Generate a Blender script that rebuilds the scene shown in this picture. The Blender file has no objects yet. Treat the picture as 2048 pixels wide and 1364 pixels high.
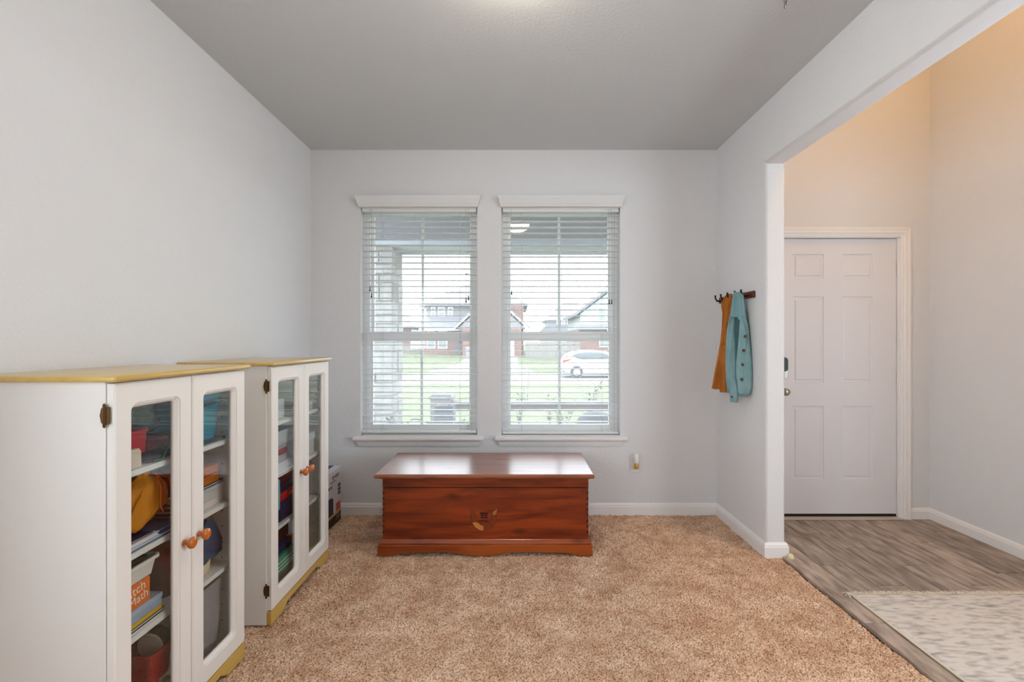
import bpy, bmesh, math, random
from mathutils import Vector, noise
R = math.radians
rnd = random.Random(7)
SC = bpy.context.scene
COL = SC.collection
F = 910.0; VX, VY, EYE = 1032.0, 682.0, 1.30          # reading frame 2048 x 1364

# ------------------------------------------------------------------ camera, sky, lights, exposure
cam_d = bpy.data.cameras.new('camera'); cam = bpy.data.objects.new('camera', cam_d); COL.objects.link(cam)
cam.location = (0, 0, EYE); cam.rotation_euler = (R(90), 0, 0)
cam_d.sensor_width = 36; cam_d.lens = F / 2048 * 36; cam_d.shift_x = -(VX - 1024) / 2048; cam_d.clip_end = 500; cam_d.clip_start = 0.02
SC.camera = cam
vs = SC.view_settings; vs.view_transform = 'Standard'; vs.look = 'None'; vs.gamma = 1; vs.exposure = 0.43; vs.use_curve_mapping = False
SC.cycles.max_bounces = 10; SC.cycles.diffuse_bounces = 6; SC.cycles.transparent_max_bounces = 24; SC.cycles.sample_clamp_indirect = 6

def lin(c):
    return tuple(((v / 255) / 12.92 if v / 255 <= 0.04045 else ((v / 255 + 0.055) / 1.055) ** 2.4) for v in c)
w = bpy.data.worlds.new('sky'); SC.world = w; w.use_nodes = True
nt = w.node_tree; bg = nt.nodes['Background']
tc = nt.nodes.new('ShaderNodeTexCoord'); nz = nt.nodes.new('ShaderNodeTexNoise'); nz.inputs['Scale'].default_value = 2.2; nz.inputs['Detail'].default_value = 3
rp = nt.nodes.new('ShaderNodeValToRGB'); rp.color_ramp.elements[0].color = (0.80, 0.90, 1.0, 1); rp.color_ramp.elements[1].color = (0.90, 0.95, 1.0, 1)
nt.links.new(tc.outputs['Generated'], nz.inputs['Vector']); nt.links.new(nz.outputs['Fac'], rp.inputs[0]); nt.links.new(rp.outputs[0], bg.inputs[0])
bg.inputs[1].default_value = 6.2

def area(name, loc, rot, sx, sy, watts, color):
    d = bpy.data.lights.new(name, 'AREA'); d.shape = 'RECTANGLE'; d.size = sx; d.size_y = sy; d.energy = watts; d.color = color
    o = bpy.data.objects.new(name, d); COL.objects.link(o); o.location = loc; o.rotation_euler = rot; return o
area('added_fill_right', (3.10, 0.55, 1.5), (R(90), 0, R(90)), 1.7, 1.5, 6, (0.84, 0.94, 1.0))       # added fill lamp in the invented right window, brightens the left wall and cabinets
area('added_fill_left', (-1.62, -0.35, 1.5), (R(90), 0, R(-90)), 1.5, 1.5, 14, (0.84, 0.94, 1.0))    # added fill lamp in the invented left window, brightens the header and right side
# ceiling lamp and foyer lamp carry their own point lights, below

# ------------------------------------------------------------------ materials
def mat(name, rgb, rough=0.6, spec=0.4, metal=0.0, coat=0.0, coat_r=0.1, vary=None, vary_scale=5.0, stretch=(1, 1, 1), detail=4.0,
        bump=0.0, bump_scale=60.0, emit=None, emit_s=0.0, rnd_amt=0.0, contrast=(0.3, 0.7), bump_stretch=(1, 1, 1), bump_dist=0.004):
    m = bpy.data.materials.new(name); m.use_nodes = True; n = m.node_tree.nodes; l = m.node_tree.links; p = n['Principled BSDF']
    c = lin(rgb) + (1,)
    p.inputs['Base Color'].default_value = c; p.inputs['Roughness'].default_value = rough
    p.inputs['Specular IOR Level'].default_value = spec; p.inputs['Metallic'].default_value = metal
    p.inputs['Coat Weight'].default_value = coat; p.inputs['Coat Roughness'].default_value = coat_r
    t = n.new('ShaderNodeTexCoord')
    if emit: p.inputs['Emission Color'].default_value = lin(emit) + (1,); p.inputs['Emission Strength'].default_value = emit_s
    out = None
    if vary:
        mp = n.new('ShaderNodeMapping'); mp.inputs['Scale'].default_value = stretch
        ns = n.new('ShaderNodeTexNoise'); ns.inputs['Scale'].default_value = vary_scale; ns.inputs['Detail'].default_value = detail
        l.new(t.outputs['Object'], mp.inputs[0]); l.new(mp.outputs[0], ns.inputs['Vector'])
        r = n.new('ShaderNodeValToRGB'); r.color_ramp.elements[0].position = contrast[0]; r.color_ramp.elements[1].position = contrast[1]
        r.color_ramp.elements[0].color = c; r.color_ramp.elements[1].color = lin(vary) + (1,)
        l.new(ns.outputs['Fac'], r.inputs[0]); out = r.outputs[0]
    if rnd_amt:
        oi = n.new('ShaderNodeObjectInfo'); mr = n.new('ShaderNodeMapRange'); mr.inputs['To Min'].default_value = 1 - rnd_amt; mr.inputs['To Max'].default_value = 1 + rnd_amt
        l.new(oi.outputs['Random'], mr.inputs['Value']); hv = n.new('ShaderNodeHueSaturation'); l.new(mr.outputs[0], hv.inputs['Value'])
        if out: l.new(out, hv.inputs['Color'])
        else: hv.inputs['Color'].default_value = c
        out = hv.outputs[0]
        if vary:
            va = n.new('ShaderNodeVectorMath'); va.operation = 'MULTIPLY_ADD'; va.inputs[1].default_value = (37, 53, 29)
            cb = n.new('ShaderNodeCombineXYZ'); [l.new(oi.outputs['Random'], cb.inputs[i]) for i in range(3)]
            l.new(cb.outputs[0], va.inputs[0]); l.new(mp.outputs[0], va.inputs[2]); l.new(va.outputs[0], ns.inputs['Vector'])
    if out: l.new(out, p.inputs['Base Color'])
    if bump:
        b = n.new('ShaderNodeBump'); b.inputs['Strength'].default_value = bump; b.inputs['Distance'].default_value = bump_dist
        mp2 = n.new('ShaderNodeMapping'); mp2.inputs['Scale'].default_value = bump_stretch
        n2 = n.new('ShaderNodeTexNoise'); n2.inputs['Scale'].default_value = bump_scale; n2.inputs['Detail'].default_value = 3
        l.new(t.outputs['Object'], mp2.inputs[0]); l.new(mp2.outputs[0], n2.inputs['Vector']); l.new(n2.outputs['Fac'], b.inputs['Height']); l.new(b.outputs[0], p.inputs['Normal'])
    return m

def glass_mat(name, tint=(0.97, 0.985, 0.98), haze=0.0, ior=1.5, haze_col=(0.9, 0.93, 0.95), gloss=0.0):
    m = bpy.data.materials.new(name); m.use_nodes = True; n = m.node_tree.nodes; l = m.node_tree.links; n.remove(n['Principled BSDF'])
    tr = n.new('ShaderNodeBsdfTransparent'); tr.inputs[0].default_value = tint + (1,)
    gl = n.new('ShaderNodeBsdfGlossy'); gl.inputs['Roughness'].default_value = 0.01
    lw = n.new('ShaderNodeLayerWeight'); lw.inputs[0].default_value = 0.5; pw = n.new('ShaderNodeMath'); pw.operation = 'POWER'; pw.inputs[1].default_value = 5
    f0 = ((ior - 1) / (ior + 1)) ** 2; fr = n.new('ShaderNodeMath'); fr.operation = 'MULTIPLY_ADD'; fr.inputs[1].default_value = 1 - f0; fr.inputs[2].default_value = f0
    l.new(lw.outputs['Facing'], pw.inputs[0]); l.new(pw.outputs[0], fr.inputs[0]); mx = n.new('ShaderNodeMixShader')
    src = tr.outputs[0]
    if haze:
        di = n.new('ShaderNodeBsdfTranslucent'); di.inputs[0].default_value = haze_col + (1,); mh = n.new('ShaderNodeMixShader'); mh.inputs[0].default_value = haze
        l.new(src, mh.inputs[1]); l.new(di.outputs[0], mh.inputs[2]); src = mh.outputs[0]
    fo = fr.outputs[0]
    if gloss:
        ma = n.new('ShaderNodeMath'); ma.operation = 'ADD'; ma.inputs[1].default_value = gloss; ma.use_clamp = True; l.new(fo, ma.inputs[0]); fo = ma.outputs[0]
    l.new(fo, mx.inputs[0]); l.new(src, mx.inputs[1]); l.new(gl.outputs[0], mx.inputs[2]); l.new(mx.outputs[0], n['Material Output'].inputs[0])
    return m

def translucent_mat(name, rgb, amount=0.3, rough=0.5):
    m = mat(name, rgb, rough=rough); n = m.node_tree.nodes; l = m.node_tree.links
    t = n.new('ShaderNodeBsdfTranslucent'); t.inputs[0].default_value = lin(rgb) + (1,); mx = n.new('ShaderNodeMixShader'); mx.inputs[0].default_value = amount
    l.new(n['Principled BSDF'].outputs[0], mx.inputs[1]); l.new(t.outputs[0], mx.inputs[2]); l.new(mx.outputs[0], n['Material Output'].inputs[0]); return m

M = {}
WALL = (221, 222, 224)
M['wall'] = mat('wall_paint', WALL, rough=0.75, spec=0.25, bump=0.45, bump_scale=75, bump_dist=0.005)
M['ceil'] = mat('ceiling_paint', (204, 207, 208), rough=0.85, spec=0.2, bump=0.35, bump_scale=70, bump_dist=0.004)
M['trim'] = mat('trim_paint', (236, 235, 235), rough=0.4, spec=0.5)
M['door'] = mat('door_paint', (226, 226, 230), rough=0.42, spec=0.5)
M['vinyl_w'] = mat('window_vinyl', (242, 244, 244), rough=0.4)
M['slat'] = translucent_mat('blind_slat', (242, 243, 243), 0.22, 0.45)
M['cord'] = mat('cord_grey', (170, 172, 170), rough=0.8)
M['tassel'] = mat('tassel_grey', (58, 50, 46), rough=0.5)
M['wglass'] = glass_mat('window_glass', haze=0.085)
M['cglass'] = glass_mat('cabinet_glass', tint=(0.93, 0.95, 0.95), ior=1.55)
M['cab'] = mat('cabinet_white', (232, 228, 222), rough=0.38, spec=0.5)
M['cabtop'] = mat('cabinet_yellow_wood', (196, 160, 74), rough=0.3, spec=0.5, coat=0.5, coat_r=0.18, vary=(208, 176, 96), vary_scale=4, stretch=(9, 1, 9))
M['knob'] = mat('knob_wood', (182, 88, 18), rough=0.25, coat=0.5, vary=(200, 112, 34), vary_scale=40)
M['brass'] = mat('aged_brass', (96, 72, 40), rough=0.4, metal=0.8)
M['steel'] = mat('satin_nickel', (165, 160, 152), rough=0.28, metal=1.0)
M['black'] = mat('black_plastic', (18, 18, 22), rough=0.3)
M['dark'] = mat('dark_metal', (28, 24, 26), rough=0.4, metal=0.3)
M['void'] = mat('mortar', (130, 126, 122), rough=0.95)
M['stone'] = mat('limestone', (163, 161, 157), rough=0.9, vary=(143, 140, 136), vary_scale=6, bump=0.6, bump_scale=14, rnd_amt=0.08, bump_dist=0.02)
M['rackwood'] = mat('rack_wood', (88, 34, 18), rough=0.35, coat=0.3, vary=(110, 45, 24), vary_scale=8, stretch=(6, 1, 6))
M['grass'] = mat('grass', (82, 88, 62), rough=0.95, spec=0.1, vary=(95, 98, 76), vary_scale=1.2, detail=8)
M['concrete'] = mat('concrete', (117, 114, 110), rough=0.9, vary=(108, 106, 103), vary_scale=0.8)
M['street'] = mat('street', (111, 106, 103), rough=0.9, vary=(104, 99, 96), vary_scale=0.6)
M['brick'] = mat('brick_red', (121, 93, 85), rough=0.9, vary=(111, 81, 76), vary_scale=3)
M['siding'] = mat('siding_grey', (120, 117, 120), rough=0.8)
M['sidingpale'] = mat('siding_pale', (151, 157, 158), rough=0.8)
M['roof'] = mat('roof_shingle', (113, 113, 118), rough=0.95, vary=(103, 103, 110), vary_scale=2)
M['fence'] = mat('fence_wood', (121, 115, 110), rough=0.9, vary=(110, 106, 105), vary_scale=4, stretch=(1, 1, .1))
M['hglass'] = mat('house_window_glass', (96, 105, 108), rough=0.15, spec=0.8)
M['carwhite'] = mat('car_paint', (198, 199, 201), rough=0.2, coat=0.6)
M['carglass'] = mat('car_glass', (77, 85, 91), rough=0.08, spec=0.8)
M['tyre'] = mat('tyre', (42, 42, 44), rough=0.8)
M['red'] = mat('red_lens', (190, 40, 36), rough=0.25)
M['leaf'] = mat('leaf_green', (67, 83, 52), rough=0.6, vary=(83, 94, 62), vary_scale=6)
M['greywood'] = mat('weathered_wood', (142, 136, 132), rough=0.85, vary=(118, 108, 104), vary_scale=4, stretch=(1, 8, 8))
M['wicker'] = mat('woven_grey', (84, 86, 96), rough=0.7, vary=(55, 57, 66), vary_scale=60, stretch=(1, 1, 2))

def wood_mat(name, cA, cB, cC, rough, coat, coat_r, scale=1.0):
    m = mat(name, cA, rough=rough, coat=coat, coat_r=coat_r); n = m.node_tree.nodes; l = m.node_tree.links; p = n['Principled BSDF']
    t = n.new('ShaderNodeTexCoord')
    mp = n.new('ShaderNodeMapping'); mp.inputs['Scale'].default_value = (1.2 * scale, 9 * scale, 11 * scale)
    n1 = n.new('ShaderNodeTexNoise'); n1.inputs['Scale'].default_value = 1.6; n1.inputs['Detail'].default_value = 6; n1.inputs['Distortion'].default_value = 0.6
    mp2 = n.new('ShaderNodeMapping'); mp2.inputs['Scale'].default_value = (3, 60, 90)
    n2 = n.new('ShaderNodeTexNoise'); n2.inputs['Scale'].default_value = 2.0; n2.inputs['Detail'].default_value = 3
    mp3 = n.new('ShaderNodeMapping'); mp3.inputs['Scale'].default_value = (4.5, 10, 13)
    vo = n.new('ShaderNodeTexVoronoi'); vo.inputs['Scale'].default_value = 0.75; vo.inputs['Randomness'].default_value = 1.0
    for a, b in ((mp, n1), (mp2, n2), (mp3, vo)): l.new(t.outputs['Object'], a.inputs[0]); l.new(a.outputs[0], b.inputs['Vector'])
    r1 = n.new('ShaderNodeValToRGB'); e = r1.color_ramp.elements; e[0].position = 0.36; e[0].color = lin(cA) + (1,); e[1].position = 0.64; e[1].color = lin(cB) + (1,)
    l.new(n1.outputs['Fac'], r1.inputs[0])
    r2 = n.new('ShaderNodeMapRange'); r2.inputs['From Min'].default_value = 0.3; r2.inputs['From Max'].default_value = 0.7; r2.inputs['To Min'].default_value = 0.82; r2.inputs['To Max'].default_value = 1.1
    l.new(n2.outputs['Fac'], r2.inputs['Value'])
    hv = n.new('ShaderNodeHueSaturation'); l.new(r1.outputs[0], hv.inputs['Color']); l.new(r2.outputs[0], hv.inputs['Value'])
    r3 = n.new('ShaderNodeMapRange'); r3.inputs['From Min'].default_value = 0.05; r3.inputs['From Max'].default_value = 0.22; r3.inputs['To Min'].default_value = 0.75; r3.inputs['To Max'].default_value = 0.0
    l.new(vo.outputs['Distance'], r3.inputs['Value'])
    mx = n.new('ShaderNodeMix'); mx.data_type = 'RGBA'; l.new(r3.outputs[0], mx.inputs['Factor']); l.new(hv.outputs[0], mx.inputs['A']); mx.inputs['B'].default_value = lin(cC) + (1,)
    l.new(mx.outputs['Result'], p.inputs['Base Color'])
    return m
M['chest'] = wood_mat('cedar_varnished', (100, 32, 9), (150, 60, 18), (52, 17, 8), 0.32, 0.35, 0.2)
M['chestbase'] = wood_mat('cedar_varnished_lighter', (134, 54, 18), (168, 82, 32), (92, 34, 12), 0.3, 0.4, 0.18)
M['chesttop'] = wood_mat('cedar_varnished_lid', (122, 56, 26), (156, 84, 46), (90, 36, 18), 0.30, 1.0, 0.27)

# ------------------------------------------------------------------ mesh helpers
class MB:
    def __init__(s): s.v = []; s.f = []
    def add(s, vs, fs):
        b = len(s.v); s.v += [tuple(p) for p in vs]; s.f += [tuple(b + i for i in f) for f in fs]; return s
    def box(s, x0, x1, y0, y1, z0, z1):
        return s.add([(x0, y0, z0), (x1, y0, z0), (x1, y1, z0), (x0, y1, z0), (x0, y0, z1), (x1, y0, z1), (x1, y1, z1), (x0, y1, z1)],
                     [(0, 3, 2, 1), (4, 5, 6, 7), (0, 1, 5, 4), (1, 2, 6, 5), (2, 3, 7, 6), (3, 0, 4, 7)])
    def rects(s, lv):            # loft of axis-aligned rectangles (x0,x1,y0,y1,z)
        vs = []; fs = []
        for (x0, x1, y0, y1, z) in lv: vs += [(x0, y0, z), (x1, y0, z), (x1, y1, z), (x0, y1, z)]
        for i in range(len(lv) - 1):
            a = 4 * i; b = a + 4
            for k in range(4): fs.append((a + k, a + (k + 1) % 4, b + (k + 1) % 4, b + k))
        fs.append((3, 2, 1, 0)); k = 4 * (len(lv) - 1); fs.append((k, k + 1, k + 2, k + 3)); return s.add(vs, fs)
    def prism(s, poly, axis, a, b):    # poly of (u,v); axis 'x': (y,z), 'y': (x,z), 'z': (x,y)
        def pt(u, v, w): return {'x': (w, u, v), 'y': (u, w, v), 'z': (u, v, w)}[axis]
        n = len(poly); vs = [pt(u, v, a) for u, v in poly] + [pt(u, v, b) for u, v in poly]
        fs = [tuple(range(n - 1, -1, -1)), tuple(range(n, 2 * n))] + [(i, (i + 1) % n, n + (i + 1) % n, n + i) for i in range(n)]
        return s.add(vs, fs)
    def rings(s, rings, cap=True, closed=True):
        n = len(rings[0]); vs = [p for r in rings for p in r]; fs = []
        for i in range(len(rings) - 1):
            for k in range(n if closed else n - 1): fs.append((i * n + k, i * n + (k + 1) % n, (i + 1) * n + (k + 1) % n, (i + 1) * n + k))
        if cap and closed: fs.append(tuple(range(n - 1, -1, -1))); fs.append(tuple(range((len(rings) - 1) * n, len(rings) * n)))
        return s.add(vs, fs)
    def lathe(s, prof, c=(0, 0, 0), axis='z', n=24):
        rs = []
        for r, h in prof:
            ring = []
            for k in range(n):
                a = 2 * math.pi * k / n; u, v = r * math.cos(a), r * math.sin(a)
                ring.append({'z': (c[0] + u, c[1] + v, c[2] + h), 'x': (c[0] + h, c[1] + u, c[2] + v), 'y': (c[0] + u, c[1] + h, c[2] + v)}[axis])
            rs.append(ring)
        return s.rings(rs)
    def tube(s, pts, r, n=8, close=False):
        pts = [Vector(p) for p in pts]; rs = []; m = len(pts)
        for i, p in enumerate(pts):
            q0 = pts[i - 1] if (i > 0 or close) else p; q1 = pts[(i + 1) % m] if (i < m - 1 or close) else p
            d = (q1 - q0).normalized(); up = Vector((0, 0, 1)) if abs(d.z) < 0.9 else Vector((0, 1, 0))
            a = d.cross(up).normalized(); b = d.cross(a); rr = r[i] if isinstance(r, (list, tuple)) else r
            rs.append([tuple(p + a * rr * math.cos(t * 2 * math.pi / n) + b * rr * math.sin(t * 2 * math.pi / n)) for t in range(n)])
        if close: rs.append(rs[0])
        return s.rings(rs, cap=not close)
    def build(s, name, m, parent=None, bevel=0.0, smooth=False, seg=2, loc=None, subsurf=0):
        me = bpy.data.meshes.new(name)
        if parent is not None: off = Vector(wloc(parent))
        elif loc is not None: off = Vector(loc)
        else:
            xs, ys, zs = zip(*s.v); off = Vector(((min(xs) + max(xs)) / 2, (min(ys) + max(ys)) / 2, min(zs)))
        if loc is not None and parent is not None: loc = Vector(loc); off = loc
        me.from_pydata([tuple(Vector(p) - off) for p in s.v], [], s.f); me.update()
        o = bpy.data.objects.new(name, me); COL.objects.link(o)
        if parent is not None:
            o.parent = parent; o.location = (off - Vector(wloc(parent)))
        else: o.location = off
        WL[o.name] = tuple(off)
        if m: me.materials.append(m)
        fixn(me)
        if smooth:
            for p in me.polygons: p.use_smooth = True
        if bevel:
            b = o.modifiers.new('bevel', 'BEVEL'); b.width = bevel; b.segments = seg; b.limit_method = 'ANGLE'; b.angle_limit = R(35)
            if smooth or seg > 2: me.shade_smooth() if hasattr(me, 'shade_smooth') else None
        if subsurf:
            q = o.modifiers.new('sub', 'SUBSURF'); q.levels = subsurf; q.render_levels = subsurf
        return o
WL = {}
def wloc(o): return WL.get(o.name, tuple(o.location))
def fixn(me):
    bm = bmesh.new(); bm.from_mesh(me); bmesh.ops.recalc_face_normals(bm, faces=bm.faces); bm.to_mesh(me); bm.free()
def thing(name, label, cat, loc, group=None):
    o = bpy.data.objects.new(name, None); COL.objects.link(o); o.location = loc; WL[o.name] = tuple(loc)
    o.empty_display_size = 0.05; o['label'] = label; o['category'] = cat
    if group: o['group'] = group
    return o
def tag(o, label, cat, group=None):
    o['label'] = label; o['category'] = cat
    if group: o['group'] = group
    return o
def struct(o): o['kind'] = 'structure'; return o
def stuff(o): o['kind'] = 'stuff'; return o
def sempty(name, loc):
    o = bpy.data.objects.new(name, None); COL.objects.link(o); o.location = loc; WL[o.name] = tuple(loc); o['kind'] = 'structure'; return o
def dup(o, loc, parent):           # copy of a part, sharing its mesh; loc in world
    c = o.copy(); COL.objects.link(c); c.parent = parent; c.location = Vector(loc) - Vector(wloc(parent)); WL[c.name] = tuple(loc); return c
def P(px, py, Y): return ((px - VX) * Y / F, Y, EYE - (py - VY) * Y / F)
def XP(px, Y): return (px - VX) * Y / F
def ZP(py, Y): return EYE - (py - VY) * Y / F
def text(name, body, size, m, parent, origin, udir, vdir, extrude=0.0004, align='CENTER'):
    cu = bpy.data.curves.new(name, 'FONT'); cu.body = body; cu.size = size; cu.extrude = extrude; cu.align_x = align; cu.align_y = 'CENTER'
    o = bpy.data.objects.new(name, cu); COL.objects.link(o); cu.materials.append(m)
    u = Vector(udir).normalized(); v = Vector(vdir).normalized(); n = u.cross(v)
    from mathutils import Matrix
    mt = Matrix((u, v, n)).transposed(); o.rotation_euler = mt.to_euler()
    dg = bpy.context.evaluated_depsgraph_get(); me = bpy.data.meshes.new_from_object(o.evaluated_get(dg)); q = bpy.data.objects.new(name, me); COL.objects.link(q)
    q.rotation_euler = o.rotation_euler; bpy.data.objects.remove(o); stuff(q) if len(body) > 7 else None
    q.parent = parent; q.location = Vector(origin) - Vector(wloc(parent)); return q

# ------------------------------------------------------------------ room shell
XL, XR, YB, H = -1.547, 1.513, 3.43, 2.74
XF, YF, HF = 3.03, 3.33, 4.3          # foyer
RY = -3.5
# carpet: displaced pile close to the lens, coarse behind
def carpet():
    x0, x1 = XL, 1.602; ys = [RY, -1.5, 0, 1.0]; st = 0.0065
    y = 1.45
    while y < YB: ys.append(y); y += st
    ys.append(YB)
    nx = int((x1 - x0) / st); xs = [x0 + (x1 - x0) * i / nx for i in range(nx + 1)]
    vs = []; r = random.Random(3)
    for y in ys:
        for x in xs:
            z = -0.010 + 0.0075 * noise.noise(Vector((x * 26, y * 26, 0))) + 0.005 * noise.noise(Vector((x * 3.1, y * 3.1, 5))) + r.uniform(-0.0042, 0.0042)
            if x > x1 - 0.012: z -= 0.012 * (x - x1 + 0.012) / 0.012
            xx = x + (r.uniform(-0.004, 0.003) if x > x1 - 0.02 else r.uniform(-.0015, .0015) if x > x0 else 0)
            vs.append((xx, y, z + 0.002))
    n = nx + 1; fs = [(j * n + i, j * n + i + 1, (j + 1) * n + i + 1, (j + 1) * n + i) for j in range(len(ys) - 1) for i in range(nx)]
    me = bpy.data.meshes.new('floor_carpet'); me.from_pydata(vs, [], fs); me.update()
    o = bpy.data.objects.new('floor_carpet', me); COL.objects.link(o); struct(o)
    m = bpy.data.materials.new('carpet_pile'); m.use_nodes = True; nn = m.node_tree.nodes; l = m.node_tree.links; p = nn['Principled BSDF']
    p.inputs['Roughness'].default_value = 1.0; p.inputs['Specular IOR Level'].default_value = 0.05; p.inputs['Sheen Weight'].default_value = 0.15
    t = nn.new('ShaderNodeTexCoord')
    def N(sc, d): q = nn.new('ShaderNodeTexNoise'); q.inputs['Scale'].default_value = sc; q.inputs['Detail'].default_value = d; l.new(t.outputs['Object'], q.inputs['Vector']); return q
    a = N(150, 2); b = N(5.5, 3); c2 = N(17, 3)
    r1 = nn.new('ShaderNodeValToRGB'); e = r1.color_ramp.elements; e[0].position = 0.33; e[0].color = lin((150, 112, 84)) + (1,); e[1].position = 0.56; e[1].color = lin((234, 205, 178)) + (1,)
    l.new(a.outputs['Fac'], r1.inputs[0])
    r2 = nn.new('ShaderNodeValToRGB'); e = r2.color_ramp.elements; e[0].position = 0.36; e[0].color = lin((216, 198, 184)) + (1,); e[1].position = 0.64; e[1].color = lin((255, 255, 255)) + (1,)
    ad = nn.new('ShaderNodeMath'); ad.operation = 'MULTIPLY_ADD'; ad.inputs[1].default_value = 0.55; l.new(b.outputs['Fac'], ad.inputs[0])
    m2 = nn.new('ShaderNodeMath'); m2.operation = 'MULTIPLY'; m2.inputs[1].default_value = 0.45; l.new(c2.outputs['Fac'], m2.inputs[0]); l.new(m2.outputs[0], ad.inputs[2]); l.new(ad.outputs[0], r2.inputs[0])
    mx = nn.new('ShaderNodeMix'); mx.data_type = 'RGBA'; mx.blend_type = 'MULTIPLY'; mx.inputs['Factor'].default_value = 1; l.new(r1.outputs[0], mx.inputs['A']); l.new(r2.outputs[0], mx.inputs['B'])
    l.new(mx.outputs['Result'], p.inputs['Base Color'])
    bp = nn.new('ShaderNodeBump'); bp.inputs['Strength'].default_value = 0.5; bp.inputs['Distance'].default_value = 0.004; l.new(a.outputs['Fac'], bp.inputs['Height']); l.new(bp.outputs[0], p.inputs['Normal'])
    me.materials.append(m)
carpet()
# subfloor with vinyl planks
fl = struct(MB().box(XL - .2, XF + .2, RY, 3.6, -0.12, -0.022).build('floor', mat('subfloor', (60, 52, 46), rough=.9)))
M['vinyl'] = mat('vinyl_plank', (108, 93, 83), rough=0.42, spec=0.4, vary=(182, 165, 151), vary_scale=5.0, stretch=(5.0, 1.3, 1), detail=12, rnd_amt=0.16, contrast=(0.28, 0.66), bump=0.15, bump_scale=60, bump_stretch=(3, .4, 1), bump_dist=.002)
rows = [(1.604, 1.760, [1.35, 2.10, 3.20]), (1.760, 1.915, [1.42, 2.638]), (1.915, 2.070, [1.20, 2.42, 3.07]), (2.070, 2.225, [1.64, 2.86]), (2.225, 2.385, [1.42, 2.638]),
        (2.385, 2.540, [1.20, 2.42]), (2.540, 2.695, [1.72, 2.94]), (2.695, 2.850, [1.33, 2.55]), (2.850, 3.024, [2.0, 3.1])]
for (xa, xb, ends) in rows:
    ys = [0.0] + ends + [YF + 0.02]
    for a, b in zip(ys[:-1], ys[1:]):
        g = 0.0019
        MB().box(xa + g, xb - g, a + g, b - g, -0.020, 0.0).build('plank', M['vinyl'], fl, bevel=0.0016, seg=1, loc=((xa + xb) / 2, (a + b) / 2, -0.02))
MB().box(1.604, 3.03, RY, -0.001, -0.021, -0.0005).build('plank', M['vinyl'], fl)

def holed(name, xa, xb, ya, yb, zt, hy0, hy1, hz0, hz1):
    struct(MB().box(xa, xb, ya, hy0, -.02, zt).box(xa, xb, hy1, yb, -.02, zt).box(xa, xb, hy0, hy1, -.02, hz0).box(xa, xb, hy0, hy1, hz1, zt).build(name, M['wall']))
ADDED_WINS = ((3, XL - .15, XL, -1.10, .40), (4, XF, XF + .15, -.30, 1.40))
holed('wall_left', XL - .15, XL, RY, YB + .15, H + .15, -1.10, .40, .75, 2.25)
for n_, xa_, xb_, ya_, yb_ in ADDED_WINS:          # invented side windows, out of view, added to bring sky light onto the walls
    ws = sempty('window_%d' % n_, ((xa_ + xb_) / 2, (ya_ + yb_) / 2, .75)); f_ = MB()
    for q in ((ya_, ya_ + .05, .75, 2.25), (yb_ - .05, yb_, .75, 2.25), (ya_ + .05, yb_ - .05, .75, .80), (ya_ + .05, yb_ - .05, 2.20, 2.25), (ya_ + .05, yb_ - .05, 1.48, 1.52)):
        f_.box(xa_ + .02, xa_ + .13, *q)
    f_.build('window_frame', M['vinyl_w'], ws)
struct(MB().box(XL - .15, XR, RY, YB + .15, H, H + .15).build('ceiling', M['ceil']))
struct(MB().box(XR + .12, XF + .15, RY, YF + .25, HF, HF + .15).build('ceiling_foyer', M['ceil']))
holed('wall_foyer_right', XF, XF + .15, RY, YF + .25, HF, -.30, 1.40, .75, 2.25)
# right wall with wide cased opening, rounded drywall corners
def wall_right():
    yo0, yo1, zo = -3.0, 2.757, 2.375
    poly = [(YB + .15, -.02), (YB + .15, HF), (RY, HF), (RY, -.02), (yo0, -.02), (yo0, zo), (yo1, zo), (yo1, -.02)]
    bm = bmesh.new(); f = [bm.verts.new((XR, y, z)) for y, z in poly]; face = bm.faces.new(f)
    ex = bmesh.ops.extrude_face_region(bm, geom=[face]); bmesh.ops.translate(bm, vec=(.12, 0, 0), verts=[v for v in ex['geom'] if isinstance(v, bmesh.types.BMVert)])
    es = []
    for e in bm.edges:
        a, b = e.verts; m = (a.co + b.co) / 2
        if abs(a.co.x - b.co.x) < 1e-5 and ((abs(a.co.y - yo1) < 1e-4 and abs(b.co.y - yo1) < 1e-4) or (abs(a.co.z - zo) < 1e-4 and abs(b.co.z - zo) < 1e-4)): es.append(e)
    bmesh.ops.bevel(bm, geom=es, offset=0.019, segments=6, profile=0.5, affect='EDGES'); bmesh.ops.recalc_face_normals(bm, faces=bm.faces)
    me = bpy.data.meshes.new('wall_right'); bm.to_mesh(me); bm.free(); me.materials.append(M['wall'])
    o = bpy.data.objects.new('wall_right', me); COL.objects.link(o); struct(o)
    for p in me.polygons: p.use_smooth = True
    me.set_sharp_from_angle(angle=R(30))
wall_right()
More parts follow.
